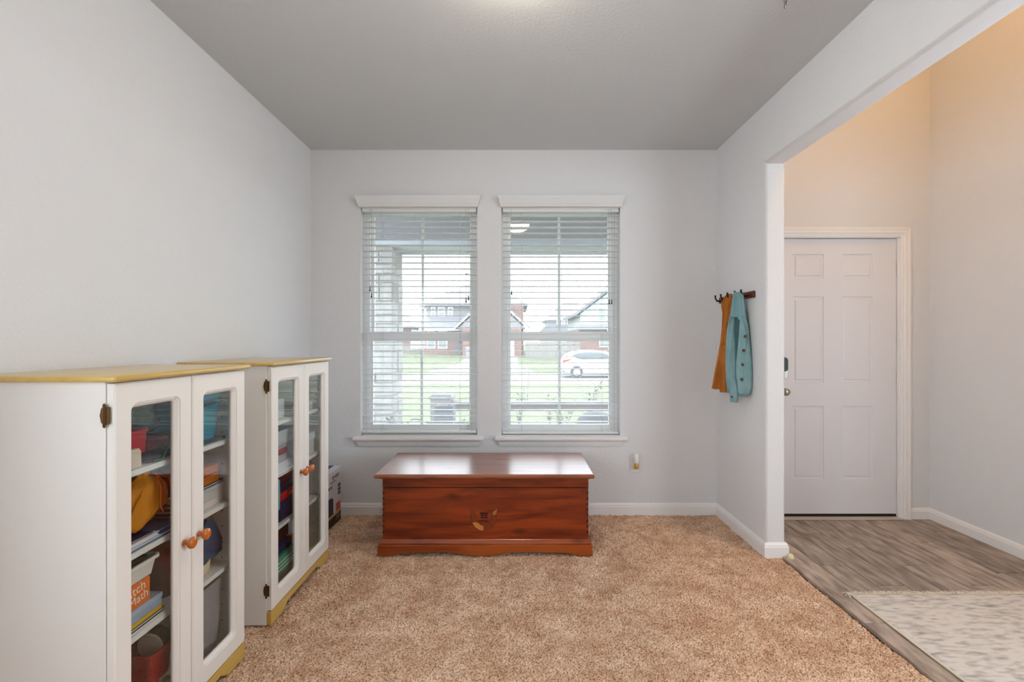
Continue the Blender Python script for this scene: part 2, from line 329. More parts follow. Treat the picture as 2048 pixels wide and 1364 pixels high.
# back wall with two window holes
OZ0, OZ1 = 0.588, 2.335
WINS = [(-1.172, -0.292), (-0.110, 0.785)]
def wall_back():
    b = MB(); y0, y1 = YB, YB + .15
    xs = [XL, WINS[0][0], WINS[0][1], WINS[1][0], WINS[1][1], XR]
    for i in range(0, 5, 2): b.box(xs[i], xs[i + 1], y0, y1, -.02, H)
    for (a, c) in WINS: b.box(a, c, y0, y1, -.02, OZ0 - .03); b.box(a, c, y0, y1, OZ1, H)
    struct(b.build('wall_back', M['wall']))
    b = MB(); dx0, dx1, dz = 1.885 - .02, 2.80 + .02, 2.065
    b.box(XR + .12, dx0, YF, YF + .22, -.02, HF); b.box(dx1, XF, YF, YF + .22, -.02, HF); b.box(dx0, dx1, YF, YF + .22, dz, HF)
    struct(b.build('wall_foyer_back', M['wall']))
    b = MB(); b.box(XL - .15, XF + .15, RY - .15, RY, -.02, HF)
    struct(b.build('wall_rear', M['wall']))
wall_back()

# baseboards (profile: flat with stepped top), extruded by hand
def base_run(name, pts, inward):
    # pts: list of (x,y) path on the wall line; profile offset to the left normal * inward
    prof = [(0, -.02), (.014, -.02), (.014, .054), (.011, .060), (.011, .066), (.007, .074), (.003, .080), (0, .080)]
    P2 = [Vector(p) for p in pts]; n = len(P2); rs = []
    for i in range(n):
        ds = []
        if i > 0: ds.append((P2[i] - P2[i - 1]).normalized())
        if i < n - 1: ds.append((P2[i + 1] - P2[i]).normalized())
        nm = [Vector((-d.y, d.x)) * inward for d in ds]
        if len(nm) == 2: m = (nm[0] + nm[1]); m = m / m.dot(nm[0])
        else: m = nm[0]
        rs.append([(P2[i].x + m.x * o, P2[i].y + m.y * o, z) for o, z in prof])
    return struct(MB().rings(rs).build(name, M['trim']))
base_run('baseboard_back', [(XL, YB), (XR - .0, YB)], -1)
base_run('baseboard_left', [(XL, YB), (XL, RY)], 1)
bb = base_run('baseboard_right', [(XR, YB), (XR, 2.757), (XR + .12, 2.757), (XR + .12, YF)], 1) if False else None
bR = base_run('baseboard_right', [(XR, YB), (XR, 2.757), (XR + .12, 2.757), (XR + .12, YF)], -1)
lump = MB()
lump.rings([[(1.646 + r * math.cos(a) * 1.0 + .004 * math.sin(3 * a), 2.728 + r * math.sin(a), z) for a in [k * math.pi / 6 for k in range(12)]] for r, z in ((.016, -.01), (.022, .004), (.017, .016), (.007, .024))])
lump.build('carpet_tuft', mat('cream_tuft', (222, 214, 176), rough=.7, bump=.8, bump_scale=60), bR, smooth=True)  # frayed cream carpet tuft by the post, modelled as a small lump
base_run('baseboard_foyer_back', [(2.872, YF), (XF, YF)], -1)
base_run('baseboard_foyer_right', [(XF, YF), (XF, RY)], -1)

# ------------------------------------------------------------------ windows
def window(n, x0, x1):
    w = sempty('window_%d' % n, ((x0 + x1) / 2, YB, OZ0))
    # jamb frame
    f = MB(); d0, d1 = YB + .075, YB + .15; fw = .048
    f.box(x0, x0 + fw, d0, d1, OZ0, OZ1); f.box(x1 - fw, x1, d0, d1, OZ0, OZ1); f.box(x0 + fw, x1 - fw, d0, d1, OZ1 - .03, OZ1); f.box(x0 + fw, x1 - fw, d0, d1, OZ0, OZ0 + .035)
    f.build('window_frame', M['vinyl_w'], w, bevel=.003)
    gx0, gx1 = x0 + .068, x1 - .068
    for nm, ya, z0, z1, g0, g1 in (('upper_sash', YB + .118, 1.345, OZ1 - .03, 1.365, 2.288), ('lower_sash', YB + .085, OZ0 + .035, 1.372, .655, 1.300)):
        s = MB(); yb = ya + .03; a, b = x0 + fw, x1 - fw
        s.box(a, gx0, ya, yb, z0, z1); s.box(gx1, b, ya, yb, z0, z1); s.box(gx0, gx1, ya, yb, z0, g0); s.box(gx0, gx1, ya, yb, g1, z1)
        so = s.build(nm, M['vinyl_w'], w, bevel=.002)
        ym = ya + .016
        MB().box(gx0 - .005, gx1 + .005, ym, ym + .003, g0 - .005, g1 + .005).build('pane', M['wglass'], so)
        xm = (gx0 + gx1) / 2
        MB().box(xm - .010, xm + .010, ym + .006, ym + .014, g0, g1).build('muntin', M['vinyl_w'], so)
    # lock on meeting rail
    xm = (x0 + x1) / 2
    # sill stool + apron
    s = MB().box(x0 - .048, x1 + .048, YB - .045, YB + .0, OZ0 - .03, OZ0 - .004).box(x0, x1, YB, YB + .09, OZ0 - .03, OZ0 - .0)
    s.build('window_sill', M['trim'], w, bevel=.006)
    MB().rects([(x0 - .012, x1 + .012, YB - .012, YB, OZ0 - .078), (x0 - .016, x1 + .016, YB - .016, YB, OZ0 - .066), (x0 - .020, x1 + .020, YB - .018, YB, OZ0 - .060),
                (x0 - .022, x1 + .022, YB - .020, YB, OZ0 - .045), (x0 - .032, x1 + .032, YB - .030, YB, OZ0 - .0305)]).build('window_apron', M['trim'], w)
    return w
for i, (a, b) in enumerate(WINS): window(i + 1, a, b)

# ------------------------------------------------------------------ blinds
def tassel_mesh(x, y, z, k=1.0):
    return MB().lathe([(.002, 0), (.0035 * k, -.003), (.0035 * k, -.022), (.0055 * k, -.026), (.0055 * k, -.034), (.002, -.036)], (x, y, z), n=10)
def blind(x0, x1, zbot, label, tas):
    t = thing('window_blind', label, 'blind', ((x0 + x1) / 2, YB + .035, zbot), 'white horizontal blinds over the two windows')
    ztop = OZ1 - .01
    v = MB().rects([(x0 - .008, x1 + .008, YB - .028, YB + .004, OZ1 - .048), (x0 - .010, x1 + .010, YB - .032, YB + .004, OZ1 - .044), (x0 - .012, x1 + .012, YB - .034, YB + .004, OZ1 - .034),
                    (x0 - .015, x1 + .015, YB - .040, YB + .004, OZ1 - .026), (x0 - .020, x1 + .020, YB - .050, YB + .004, OZ1 - .002), (x0 - .026, x1 + .026, YB - .058, YB + .004, OZ1 + .014),
                    (x0 - .028, x1 + .028, YB - .060, YB + .004, OZ1 + .026)])
    v.v = [(p[0], p[1] - .001 if p[1] >= YB else p[1], p[2] + .018) for p in v.v]; v.v = [(p[0], min(p[1], YB - .001), p[2]) for p in v.v]
    v.build('valance', M['slat'], t)
    MB().box(x0 + .006, x1 - .006, YB + .008, YB + .062, OZ1 - .060, OZ1 - .004).build('headrail', M['slat'], t, bevel=.002)
    xm = (x0 + x1) / 2; yc = YB + .035
    z = OZ1 - .082; first = None
    while z > zbot + .05:
        if first is None:
            a = [(-.025, 0), (-.012, .0018), (.0, .0026), (.012, .0018), (.025, 0), (.025, -.0036), (0, -.0012), (-.025, -.0036)]
            first = MB().prism([(yc + u, z + w_) for u, w_ in a], 'x', x0 + .008, x1 - .008).build('slat', M['slat'], t, loc=(xm, yc, z)); 
        else: dup(first, (xm, yc, z), t)
        z -= .0447
    MB().box(x0 + .006, x1 - .006, yc - .026, yc + .026, zbot, zbot + .018).build('bottom_rail', M['slat'], t, bevel=.004, seg=3)
    for px in (x0 + .15, x1 - .13):
        for yy in (yc - .0275, yc + .0275):
            MB().tube([(px, yy, zbot + .01), (px, yy, OZ1 - .06)], .0008, n=5).build('ladder_cord', M['cord'], t)
    for px in (x0 + .04, x1 - .04):
        MB().tube([(px, yc - .0275, zbot + .01), (px, yc - .0275, OZ1 - .06)], .0008, n=5).build('ladder_cord', M['cord'], t)
    for (tx, tz) in tas:
        c = MB().tube([(tx, YB - .002, OZ1 - .04), (tx + .001, YB - .003, tz)], .0010, n=5).build('pull_cord', M['cord'], t)
        tassel_mesh(tx + .001, YB - .003, tz).build('tassel', M['tassel'], c, smooth=True)
    return t
Yt = YB
blind(WINS[0][0] + .003, WINS[0][1] - .003, .605, 'white horizontal blind over the left window, stone pillar seen through it', [(XP(740, Yt), ZP(573, Yt)), (XP(743, Yt), ZP(586, Yt)), (XP(932, Yt), ZP(596, Yt)), (XP(937, Yt), ZP(591, Yt))])
blind(WINS[1][0] + .003, WINS[1][1] - .003, .597, 'white horizontal blind over the right window, parked white car seen through it', [(XP(1023, Yt), ZP(580, Yt)), (XP(1218, Yt), ZP(599, Yt)), (XP(1223, Yt), ZP(599, Yt))])

# ------------------------------------------------------------------ front door
def front_door():
    yf = YF + .022; x0, x1 = 1.888, 2.800; z0, z1 = .028, 2.052
    d = sempty('door_1', ((x0 + x1) / 2, yf, 0))
    s = 270.9
    def xz(px, py): return ((px - VX) * yf / F, EYE - (py - VY) * yf / F)
    xsp = [x0, xz(1585.5, 0)[0], xz(1647.5, 0)[0], xz(1683.5, 0)[0], xz(1745.5, 0)[0], x1]
    zsp = [z0, xz(0, 958)[1], xz(0, 812)[1], xz(0, 765)[1], xz(0, 593)[1], xz(0, 557)[1], xz(0, 508)[1], z1]
    bm = bmesh.new(); g = [[bm.verts.new((x, yf, z)) for x in xsp] for z in zsp]; pan = []
    for j in range(7):
        for i in range(5):
            f = bm.faces.new((g[j][i], g[j][i + 1], g[j + 1][i + 1], g[j + 1][i]))
            if i in (1, 3) and j in (1, 3, 5): pan.append(f)
    bmesh.ops.recalc_face_normals(bm, faces=bm.faces)
    if bm.faces[0].normal.y > 0: bmesh.ops.reverse_faces(bm, faces=bm.faces)
    bmesh.ops.inset_individual(bm, faces=pan, thickness=.006, depth=-.007)
    bmesh.ops.inset_individual(bm, faces=pan, thickness=.018, depth=0)
    bmesh.ops.inset_individual(bm, faces=pan, thickness=.010, depth=.0055)
    # back side
    ed = [e for e in bm.edges if e.is_boundary]; ex = bmesh.ops.extrude_edge_only(bm, edges=ed)
    vs = [v for v in ex['geom'] if isinstance(v, bmesh.types.BMVert)]; bmesh.ops.translate(bm, vec=(0, .04, 0), verts=vs)
    bmesh.ops.contextual_create(bm, geom=[e for e in bm.edges if e.is_boundary])
    me = bpy.data.meshes.new('door_slab'); bm.transform(__import__('mathutils').Matrix.Translation(-Vector(wloc(d)))); bm.to_mesh(me); bm.free(); me.materials.append(M['door'])
    o = bpy.data.objects.new('door_slab', me); COL.objects.link(o); o.parent = d; WL[o.name] = wloc(d)
    MB().box(x0 + .002, x1 - .002, yf - .002, yf + .03, .008, .027).build('door_sweep', M['black'], d)
    MB().box(x0 - .02, x1 + .02, YF - .03, YF + .2, 0.0005, .008).build('threshold', mat('threshold_metal', (190, 182, 170), rough=.5), d, bevel=.002)
    # jamb
    j = MB(); j.box(x0 - .02, x0 - .003, YF, YF + .2, 0, z1 + .013); j.box(x1 + .004, x1 + .02, YF, YF + .2, 0, z1 + .013); j.box(x0 - .02, x1 + .02, YF, YF + .2, z1 + .004, z1 + .013)
    j.build('door_jamb', M['trim'], d)
    MB().box(x0 - .02, x1 + .02, YF + .1, YF + .2, .01, z1).build('door_stop', M['door'], d)
    # casing with stepped profile, mitred
    prof = [(0, 0), (0, -.010), (.012, -.013), (.022, -.013), (.026, -.018), (.046, -.018), (.052, -.022), (.064, -.022), (.068, -.016), (.068, 0)]
    a, b, t = x0 - .012, x1 + .010, z1 + .010
    rs = []
    for cx, cz, sx, sz in ((a, -.0, -1, 0), (a, t, -1, 1), (b, t, 1, 1), (b, 0, 1, 0)):
        rs.append([(cx + sx * o, YF + y, cz + sz * o) for o, y in prof])
    MB().rings(rs).build('door_casing', M['trim'], d)
    for (p0, p1) in ((521, 550), (738, 767), (955, 984)):
        za, zb = xz(0, p1)[1], xz(0, p0)[1]; xh = x1 + .0035
        h = MB()
        n = 5; st = (zb - za) / n
        for k in range(n): h.lathe([(.006, za + k * st + .001), (.006, za + (k + 1) * st - .001)], (xh, yf - .012, 0), n=10)
        h.box(xh, xh + .012, yf - .010, yf - .006, za, zb)
        h.build('hinge', M['trim'], d)
    # deadbolt keypad + knob
    xc = x0 + .070
    def rr(w, z0_, z1_, r): 
        pts = []
        for cx, cz, a0 in ((xc + w - r, z1_ - r, 0), (xc - w + r, z1_ - r, 90), (xc - w + r, z0_ + r, 180), (xc + w - r, z0_ + r, 270)):
            for k in range(6): a_ = R(a0 + 90 * k / 5); pts.append((cx + r * math.cos(a_), cz + r * math.sin(a_)))
        return pts
    dz0, dz1 = xz(0, 758)[1], xz(0, 714)[1]
    k = MB().prism(rr(.034, dz0, dz1, .028), 'y', yf - .022, yf).build('deadbolt', M['steel'], d, bevel=.003)
    MB().prism(rr(.0325, dz0 + .056, dz1 - .002, .024), 'y', yf - .026, yf - .020).build('keypad', M['black'], k, bevel=.002)
    MB().box(xc - .006, xc + .006, yf - .040, yf - .020, dz0 + .008, dz0 + .048).build('thumb_turn', M['steel'], k, bevel=.003)
    MB().lathe([(.031, 0), (.031, -.006), (.014, -.010), (.012, -.03), (.022, -.038), (.027, -.050), (.026, -.062), (.016, -.070), (.002, -.071)], (xc, yf, xz(0, 782.5)[1]), 'y', 28).build('door_knob', M['steel'], d, smooth=True)
front_door()

# ------------------------------------------------------------------ cedar chest
def chest():
    t = thing('blanket_chest', 'reddish cedar blanket chest with glossy overhanging lid under the two windows', 'chest', (-.187, 3.0, 0))
    xa, xb, ya, yb = -.813, .441, 2.775, 3.245
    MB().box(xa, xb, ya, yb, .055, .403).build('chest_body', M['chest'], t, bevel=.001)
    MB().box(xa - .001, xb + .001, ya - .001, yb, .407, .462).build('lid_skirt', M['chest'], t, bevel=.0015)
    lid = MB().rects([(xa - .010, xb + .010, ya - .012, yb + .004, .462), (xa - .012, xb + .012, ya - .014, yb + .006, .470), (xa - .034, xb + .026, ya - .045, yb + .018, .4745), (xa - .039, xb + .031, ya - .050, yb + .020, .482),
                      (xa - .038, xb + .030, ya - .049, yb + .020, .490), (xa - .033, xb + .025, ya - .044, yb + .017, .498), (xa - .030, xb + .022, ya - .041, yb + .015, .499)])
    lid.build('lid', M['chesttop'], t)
    # plinth with scroll-cut lower edge
    x0, x1 = -.838, .463; W = x1 - x0
    pts = [(0, 0), (.062, 0), (.078, .002), (.105, .014), (.16, .021), (.21, .022), (.30, .0235), (.36, .018), (.40, .010), (.44, .003), (.48, .0005), (.50, 0), (.53, .0015), (.56, .006), (.60, .016), (.64, .0235), (.72, .022), (.80, .020), (.87, .017), (.905, .012), (.925, .003), (.94, 0), (1, 0)]
    pts = [(x0 + u * W, z) for u, z in pts]
    MB().prism(pts + [(x1, .062), (x1, .066), (x0, .066), (x0, .062)], 'y', ya - .026, ya - .006).build('plinth', M['chestbase'], t, bevel=.0025)
    for xs in ((x0, x0 + .02), (x1 - .02, x1)):
        MB().prism([(ya - .006, 0), (ya + .07, 0), (ya + .10, .02), (yb - .09, .02), (yb - .06, 0), (yb, 0), (yb, .066), (ya - .006, .066)], 'x', *xs).build('plinth_side', M['chestbase'], t, bevel=.002)
    MB().rects([(xa - .012, xb + .012, ya - .016, yb, .0665), (xa - .014, xb + .014, ya - .018, yb, .072), (xa - .010, xb + .010, ya - .012, yb, .080), (xa - .004, xb + .004, ya - .006, yb, .090), (xa - .002, xb + .002, ya - .003, yb, .093)]).build('base_moulding', M['chestbase'], t)
    dark = mat('end_grain', (64, 20, 10), rough=.4, coat=.3)
    for side, sg in ((xa, 1), (xb, -1)):
        dv = MB()
        for k in range(8):
            z = .128 + k * .034
            dv.prism([(side - .0004 * sg, z), (side + .013 * sg, z + .003), (side + .013 * sg, z + .013), (side - .0004 * sg, z + .016)], 'y', ya - .0012, ya + .004)
        dv.build('dovetail_joint', dark, t)
    # carved shield emblem
    cx, cz = XP(967.5, ya), ZP(1037, ya); sc = 1 / 328.0
    def q(px, py): return (XP(px, ya), ZP(py, ya))
    def poly(pl_): return [q(730 + a / 4.267, 880 + b / 4.267) for a, b in pl_]
    base = mat('emblem_wood', (122, 52, 22), rough=.3, coat=.4)
    em = MB().prism(poly([(905, 583), (938, 612), (948, 650), (956, 690), (980, 715), (1012, 725), (1045, 716), (1070, 690), (1085, 650), (1090, 612), (1132, 583), (1124, 640), (1118, 690), (1095, 735), (1055, 762), (1012, 770), (965, 758), (930, 722), (912, 680), (908, 640)]), 'y', ya - .006, ya + .001).build('emblem', base, t, bevel=.0015)
    MB().prism(poly([(916, 700), (960, 700), (985, 722), (1011, 730), (1011, 769), (975, 763), (940, 738)]), 'y', ya - .0078, ya - .004).build('emblem_inlay', mat('inlay_pale', (196, 124, 58), rough=.3, coat=.4), em)
    MB().prism(poly([(1090, 612), (1130, 585), (1118, 630), (1092, 640)]), 'y', ya - .0072, ya - .004).build('emblem_tip', mat('inlay_tip', (176, 106, 50), rough=.3, coat=.4), em)
    bars = MB()
    for (a, b, c, d_) in ((982, 618, 1052, 632), (990, 636, 1016, 650), (1022, 636, 1046, 650), (990, 655, 1046, 668), (972, 684, 1050, 694)):
        p0, p1 = q(730 + a / 4.267, 880 + d_ / 4.267), q(730 + c / 4.267, 880 + b / 4.267); bars.box(p0[0], p1[0], ya - .003, ya + .001, p0[1], p1[1])
    bars.build('emblem_letter', dark, em)
chest()

# ------------------------------------------------------------------ glazed cabinets
XFc, XBc = -1.140, XL + .004
def rrect(u0, u1, v0, v1, r, n=6):
    pts = []
    for cu, cv, a0 in ((u1 - r, v1 - r, 0), (u0 + r, v1 - r, 90), (u0 + r, v0 + r, 180), (u1 - r, v0 + r, 270)):
        for k in range(n): a = R(a0 + 90 * k / (n - 1)); pts.append((cu + r * math.cos(a), cv + r * math.sin(a)))
    return pts
def cabinet(y0, y1, label, shelves):
    t = thing('display_cabinet', label, 'cabinet', ((XFc + XBc) / 2, (y0 + y1) / 2, 0), 'white glazed cabinets along the left wall')
    zt = 1.186; pt = .018; pz = .062
    MB().box(XBc, XFc, y0, y0 + pt, 0, zt).build('side_panel', M['cab'], t, bevel=.0015)
    MB().box(XBc, XFc, y1 - pt, y1, 0, zt).build('side_panel', M['cab'], t, bevel=.0015)
    MB().box(XBc, XBc + .006, y0 + pt, y1 - pt, pz, zt).build('back_panel', M['cab'], t)
    MB().box(XBc + .006, XFc - .002, y0 + pt, y1 - pt, pz - .002, pz + .014).build('bottom_panel', M['cab'], t)
    MB().box(XBc + .006, XFc - .002, y0 + pt, y1 - pt, zt - .016, zt).build('top_panel', M['cab'], t)
    sh = None
    for z in shelves:
        MB().box(XBc + .007, XFc - .022, y0 + pt + .001, y1 - pt - .001, z - .018, z).build('shelf', M['cab'], t, bevel=.001)
    holes = MB(); zz = .16
    while zz < 1.12:
        holes.lathe([(.0026, -.0008), (.0026, .0012)], (XFc - .060, y1 - pt - .0008, zz), 'y', 8); zz += .064
    stuff(holes.build('peg_holes', M['black'], t))
    # top board with rounded edge, yellow
    MB().box(XBc, XFc + .040, y0 - .014, y1 + .014, zt, zt + .017).build('top_board', M['cabtop'], t, bevel=.0065, seg=4)
    # plinth with bracket feet
    pts = [(y0, 0), (y0 + .115, 0), (y0 + .115, .010), (y0 + .135, .016), (y0 + .150, .030), (y1 - .150, .030), (y1 - .135, .016), (y1 - .115, .010), (y1 - .115, 0), (y1, 0), (y1, pz), (y0, pz)]
    MB().prism(pts, 'x', XFc + .0005, XFc + .022).build('plinth', M['cabtop'], t, bevel=.003)
    ym = (y0 + y1) / 2; z0, z1 = pz + .004, 1.181; xa, xb = XFc + .002, XFc + .024
    for k, (a, b) in enumerate(((y0 + .004, ym - .002), (ym + .002, y1 - .004))):
        # frame: outer rect minus rounded rect, with stepped moulding
        st = .053; o = rrect(a, b, z0, z1, .0005); n = len(o)
        lv = [(xa, 0, .000), ]
        outer_b = [(xa, u, v) for u, v in rrect(a, b, z0, z1, .001)]
        outer_m = [(xb - .004, u, v) for u, v in rrect(a, b, z0, z1, .002)]
        outer_f = [(xb, u, v) for u, v in rrect(a + .004, b - .004, z0 + .004, z1 - .004, .002)]
        c0, c1, d0, d1 = a + st, b - st, z0 + .060, z1 - .062
        i1 = [(xb, u, v) for u, v in rrect(c0, c1, d0, d1, .024)]
        i2 = [(xb - .004, u, v) for u, v in rrect(c0 + .002, c1 - .002, d0 + .002, d1 - .002, .022)]
        i3 = [(xb - .0045, u, v) for u, v in rrect(c0 + .006, c1 - .006, d0 + .006, d1 - .006, .018)]
        i4 = [(xb - .012, u, v) for u, v in rrect(c0 + .013, c1 - .013, d0 + .013, d1 - .013, .012)]
        i5 = [(xb - .016, u, v) for u, v in rrect(c0 + .015, c1 - .015, d0 + .015, d1 - .015, .010)]
        i6 = [(xa, u, v) for u, v in rrect(c0 + .015, c1 - .015, d0 + .015, d1 - .015, .010)]
        dr = MB().rings([outer_b, outer_m, outer_f, i1, i2, i3, i4, i5, i6, outer_b], cap=False).build('door', M['cab'], t)
        g0, g1, h0, h1 = c0 + .0135, c1 - .0135, d0 + .0135, d1 - .0135
        MB().box(xb - .0185, xb - .0165, g0, g1, h0, h1).build('glass_pane', M['cglass'], dr)
        ky = ym - .040 if k == 0 else ym + .030
        MB().lathe([(.010, 0), (.009, .004), (.007, .010), (.009, .015), (.016, .020), (.0195, .027), (.0185, .033), (.012, .037), (.002, .038)], (xb, ky, .622), 'x', 24).build('knob', M['knob'], dr, smooth=True)
        hy = y0 if k == 0 else y1; sg = -1 if k == 0 else 1
        for hz in (1.093, .158):
            h = MB(); 
            h.lathe([(.0015, -.034), (.004, -.030), (.004, .030), (.0015, .034)], (XFc + .001, hy + sg * .0035, hz), 'z', 10)
            yy = sorted((hy + sg * .0004, hy + sg * .0022))
            h.prism([(XFc - .001, hz - .026), (XFc - .009, hz - .020), (XFc - .013, hz), (XFc - .009, hz + .020), (XFc - .001, hz + .026)], 'y', *yy)
            h.box(XFc + .003, XFc + .014, min(yy), max(yy) + .0, hz - .024, hz + .024)
            h.build('hinge', M['brass'], dr)
    return t
SH1 = (.400, .654, .906)
cabinet(1.262, 1.877, 'white glass-door cabinet nearest the camera, yellow top, orange bag inside', SH1)
cabinet(2.078, 2.715, 'white glass-door cabinet farther back, between the nearer cabinet and corner carton', (.392, .648, .906))

# ---- cabinet contents
CM = {}
def cm(rgb, **k):
    key = (rgb, tuple(sorted(k.items())))
    if key not in CM: CM[key] = mat('item_%02d' % len(CM), rgb, **({'rough': .5} | k))
    return CM[key]
def yr(px, x): return F * x / (px - VX)          # depth where a face at x reaches column px
def item(name, label, cat, X1, X0, Y0, Y1, z0, z1, m, bevel=.002, group=None):
    return tag(MB().box(X0, X1, Y0, Y1, z0, z1).build(name, m, bevel=bevel), label, cat, group)
def book(label, X1, X0, Y0, Y1, z0, z1, rgb, pages=(225, 220, 210), rot=0, group=None, name='book'):
    c = ((X0 + X1) / 2, (Y0 + Y1) / 2, z0); t = thing(name, label, 'book' if name == 'book' else name, c, group)
    h = min(.0022, (z1 - z0) * .2)
    b = MB().box(X0, X1, Y0, Y1, z0, z0 + h).box(X0, X1, Y0, Y1, z1 - h, z1).box(X0, X0 + .003, Y0, Y1, z0 + h, z1 - h); b.build('cover', cm(rgb), t)
    MB().box(X0 + .003, X1 - .003, Y0 + .003, Y1 - .003, z0 + h, z1 - h).build('pages', cm(pages), t)
    t.rotation_euler.z = rot; return t
def tub(name, label, cat, X1, X0, Y0, Y1, z0, z1, m, taper=.012, wall=.003, lip=.006):
    t = thing(name, label, cat, ((X0 + X1) / 2, (Y0 + Y1) / 2, z0))
    r0 = rrect(X0 + taper, X1 - taper, Y0 + taper, Y1 - taper, .012); r1 = rrect(X0, X1, Y0, Y1, .014); i1 = rrect(X0 + wall, X1 - wall, Y0 + wall, Y1 - wall, .012); i0 = rrect(X0 + taper + wall, X1 - taper - wall, Y0 + taper + wall, Y1 - taper - wall, .010)
    R_ = lambda r, z: [(u, v, z) for u, v in r]
    MB().rings([R_(r0, z0), R_(r1, z1), R_(i1, z1), R_(i0, z0 + wall)]).build('tub_body', m, t)
    o = rrect(X0 - lip * .5, X1 + lip * .5, Y0 - lip * .5, Y1 + lip * .5, .016)
    MB().rings([R_(r1, z1 - .010), R_(o, z1 - .010), R_(o, z1), R_(i1, z1), R_(r1, z1 - .010)], cap=False).build('rim', m, t)
    return t
def blob(c, rx, ry, rz, seed=0, amp=.15, n=20, m=12, freq=3.0, flat=None, squash=None):
    rs = []
    for j in range(m + 1):
        ph = -math.pi / 2 + math.pi * j / m; ring = []
        for k in range(n):
            th = 2 * math.pi * k / n; d = Vector((math.cos(ph) * math.cos(th), math.cos(ph) * math.sin(th), math.sin(ph)))
            s = 1 + amp * noise.noise(d * freq + Vector((seed * 7.3, seed, 0))) * 1.6
            z = d.z * rz * s
            if flat is not None: z = max(z, -flat)
            ring.append((c[0] + d.x * rx * s, c[1] + d.y * ry * s, c[2] + z))
        rs.append(ring)
    return MB().rings(rs)
# top shelf of the near cabinet
z = SH1[2] + .0005
tub('plastic_bin', 'small red plastic bin on the top shelf of the nearer cabinet', 'bin', -1.218, -1.42, 1.33, yr(298, -1.218), z, 1.012, cm((200, 14, 30), rough=.3), taper=.006)
tag(MB().prism([(-1.212, z), (-1.170, z), (-1.171, .956), (-1.178, .966), (-1.205, .962), (-1.213, .955)], 'y', 1.30, yr(284, -1.17)).build('paper_bag', cm((214, 196, 172), bump=.5, bump_scale=20), bevel=.003), 'crumpled cream paper packet in front of the red bin', 'packet')
item('pencil_case', 'flat dark teal pencil case beside the cream packet, red strap above it', 'case', -1.178, -1.26, 1.462, 1.575, z, .934, cm((24, 40, 52), rough=.5), .008)
item('folded_cloth', 'dark red folded cloth lying behind the teal pencil case', 'cloth', -1.222, -1.36, 1.510, 1.65, z, .972, cm((128, 14, 30), bump=.5, bump_scale=30), .010)
tag(blob((-1.30, 1.575, z + .115), .045, .055, .045, 4, .35, freq=4, flat=.04).build('plastic_bag', glass_mat('clear_film', tint=(.86, .84, .80), haze=.25, ior=1.45), smooth=True), 'crumpled clear plastic bag behind the red bin', 'bag')
lp = MB(); 
for s_, ph in ((1, 0), (.8, 1.4)):
    lp.tube([(-1.187 + .004 * math.sin(a * 2), 1.535 + .020 * s_ * math.cos(a) + ph * .008, .964 + .028 * s_ * math.sin(a)) for a in [k * math.pi / 10 for k in range(20)]], .0013, 6, close=True)
lp.tube([(-1.170, 1.47, z + .006), (-1.165, 1.50, z + .004), (-1.175, 1.53, .937), (-1.186, 1.55, .942)], .0035, 8)
tag(lp.build('green_string', cm((20, 130, 84), rough=.4), smooth=True), 'looped green string trailing over the pencil case', 'string')
item('serving_tray', 'thin dark slate tray under the blue tub', 'tray', -1.180, -1.45, 1.66, 1.852, z, z + .009, cm((52, 64, 78), rough=.15), .002)
bt = tub('blue_tub', 'translucent blue plastic tub on the top shelf, behind the right door', 'tub', -1.190, -1.44, 1.66, 1.848, z + .0095, 1.10, cm((30, 140, 165), rough=.25), taper=.018)
MB().box(-1.190, -1.188, 1.735, 1.80, 1.05, 1.072).build('handle_slot', cm((14, 70, 92)), bt, bevel=.001)
# second shelf
z = SH1[1] + .0005
bag = thing('drawstring_bag', 'orange nylon drawstring bag with looped cords on the second shelf', 'bag', (-1.24, 1.47, z))
bb_ = MB(); rs = []
for (zz, cy, ry, rx) in ((.700, 1.42, .05, .032), (.708, 1.43, .08, .038), (.725, 1.445, .092, .042), (.745, 1.46, .10, .044), (.765, 1.468, .102, .044), (.785, 1.475, .100, .043), (.805, 1.482, .090, .040), (.825, 1.49, .070, .034), (.842, 1.495, .045, .024), (.856, 1.495, .018, .011), (.868, 1.50, .024, .013), (.876, 1.505, .020, .011)):
    g_ = max(0.0, (zz - .70) / .16)
    rs.append([(-1.228 + rx * math.cos(a) * (1 + .9 * noise.noise(Vector((math.cos(a) * 2, math.sin(a) * 2, zz * 16))) * .45 + .10 * g_ * math.sin(11 * a + 2 * g_)), cy + ry * math.sin(a) * (1 + .40 * noise.noise(Vector((math.cos(a) * 2 + 5, math.sin(a) * 2, zz * 16))) + .07 * g_ * math.sin(11 * a)), zz + .010 * noise.noise(Vector((math.cos(a) * 3, math.sin(a) * 3, zz * 20 + 9)))) for a in [k * 2 * math.pi / 72 for k in range(72)]])
bb_.rings(rs).build('bag_body', cm((206, 128, 14), rough=.6, bump=1.0, bump_scale=14), bag, smooth=True)
for (cy, w_, zl, xo) in ((1.512, .014, .735, .004), (1.545, .014, .755, -.002)):
    pts = [(-1.195 + xo, 1.505, .862)] + [(-1.178 + xo, cy - w_ * .6, .82), (-1.174 + xo, cy - w_, zl + .02), (-1.173 + xo, cy - w_ * .5, zl + .003), (-1.173 + xo, cy + w_ * .3, zl), (-1.173 + xo, cy + w_, zl + .012), (-1.174 + xo, cy + w_ * .9, .79), (-1.180 + xo, cy + w_ * .2, .835), (-1.195 + xo, 1.507, .862)]
    MB().tube(pts, .0016, 6).build('cord_loop', cm((226, 92, 28), rough=.5), bag, smooth=True)
B2 = 'books lying flat on the second shelf of the nearer cabinet'
book('blue hardback at the bottom of the pile under the orange bag', -1.170, -1.36, 1.33, 1.572, z, z + .012, (24, 96, 150))
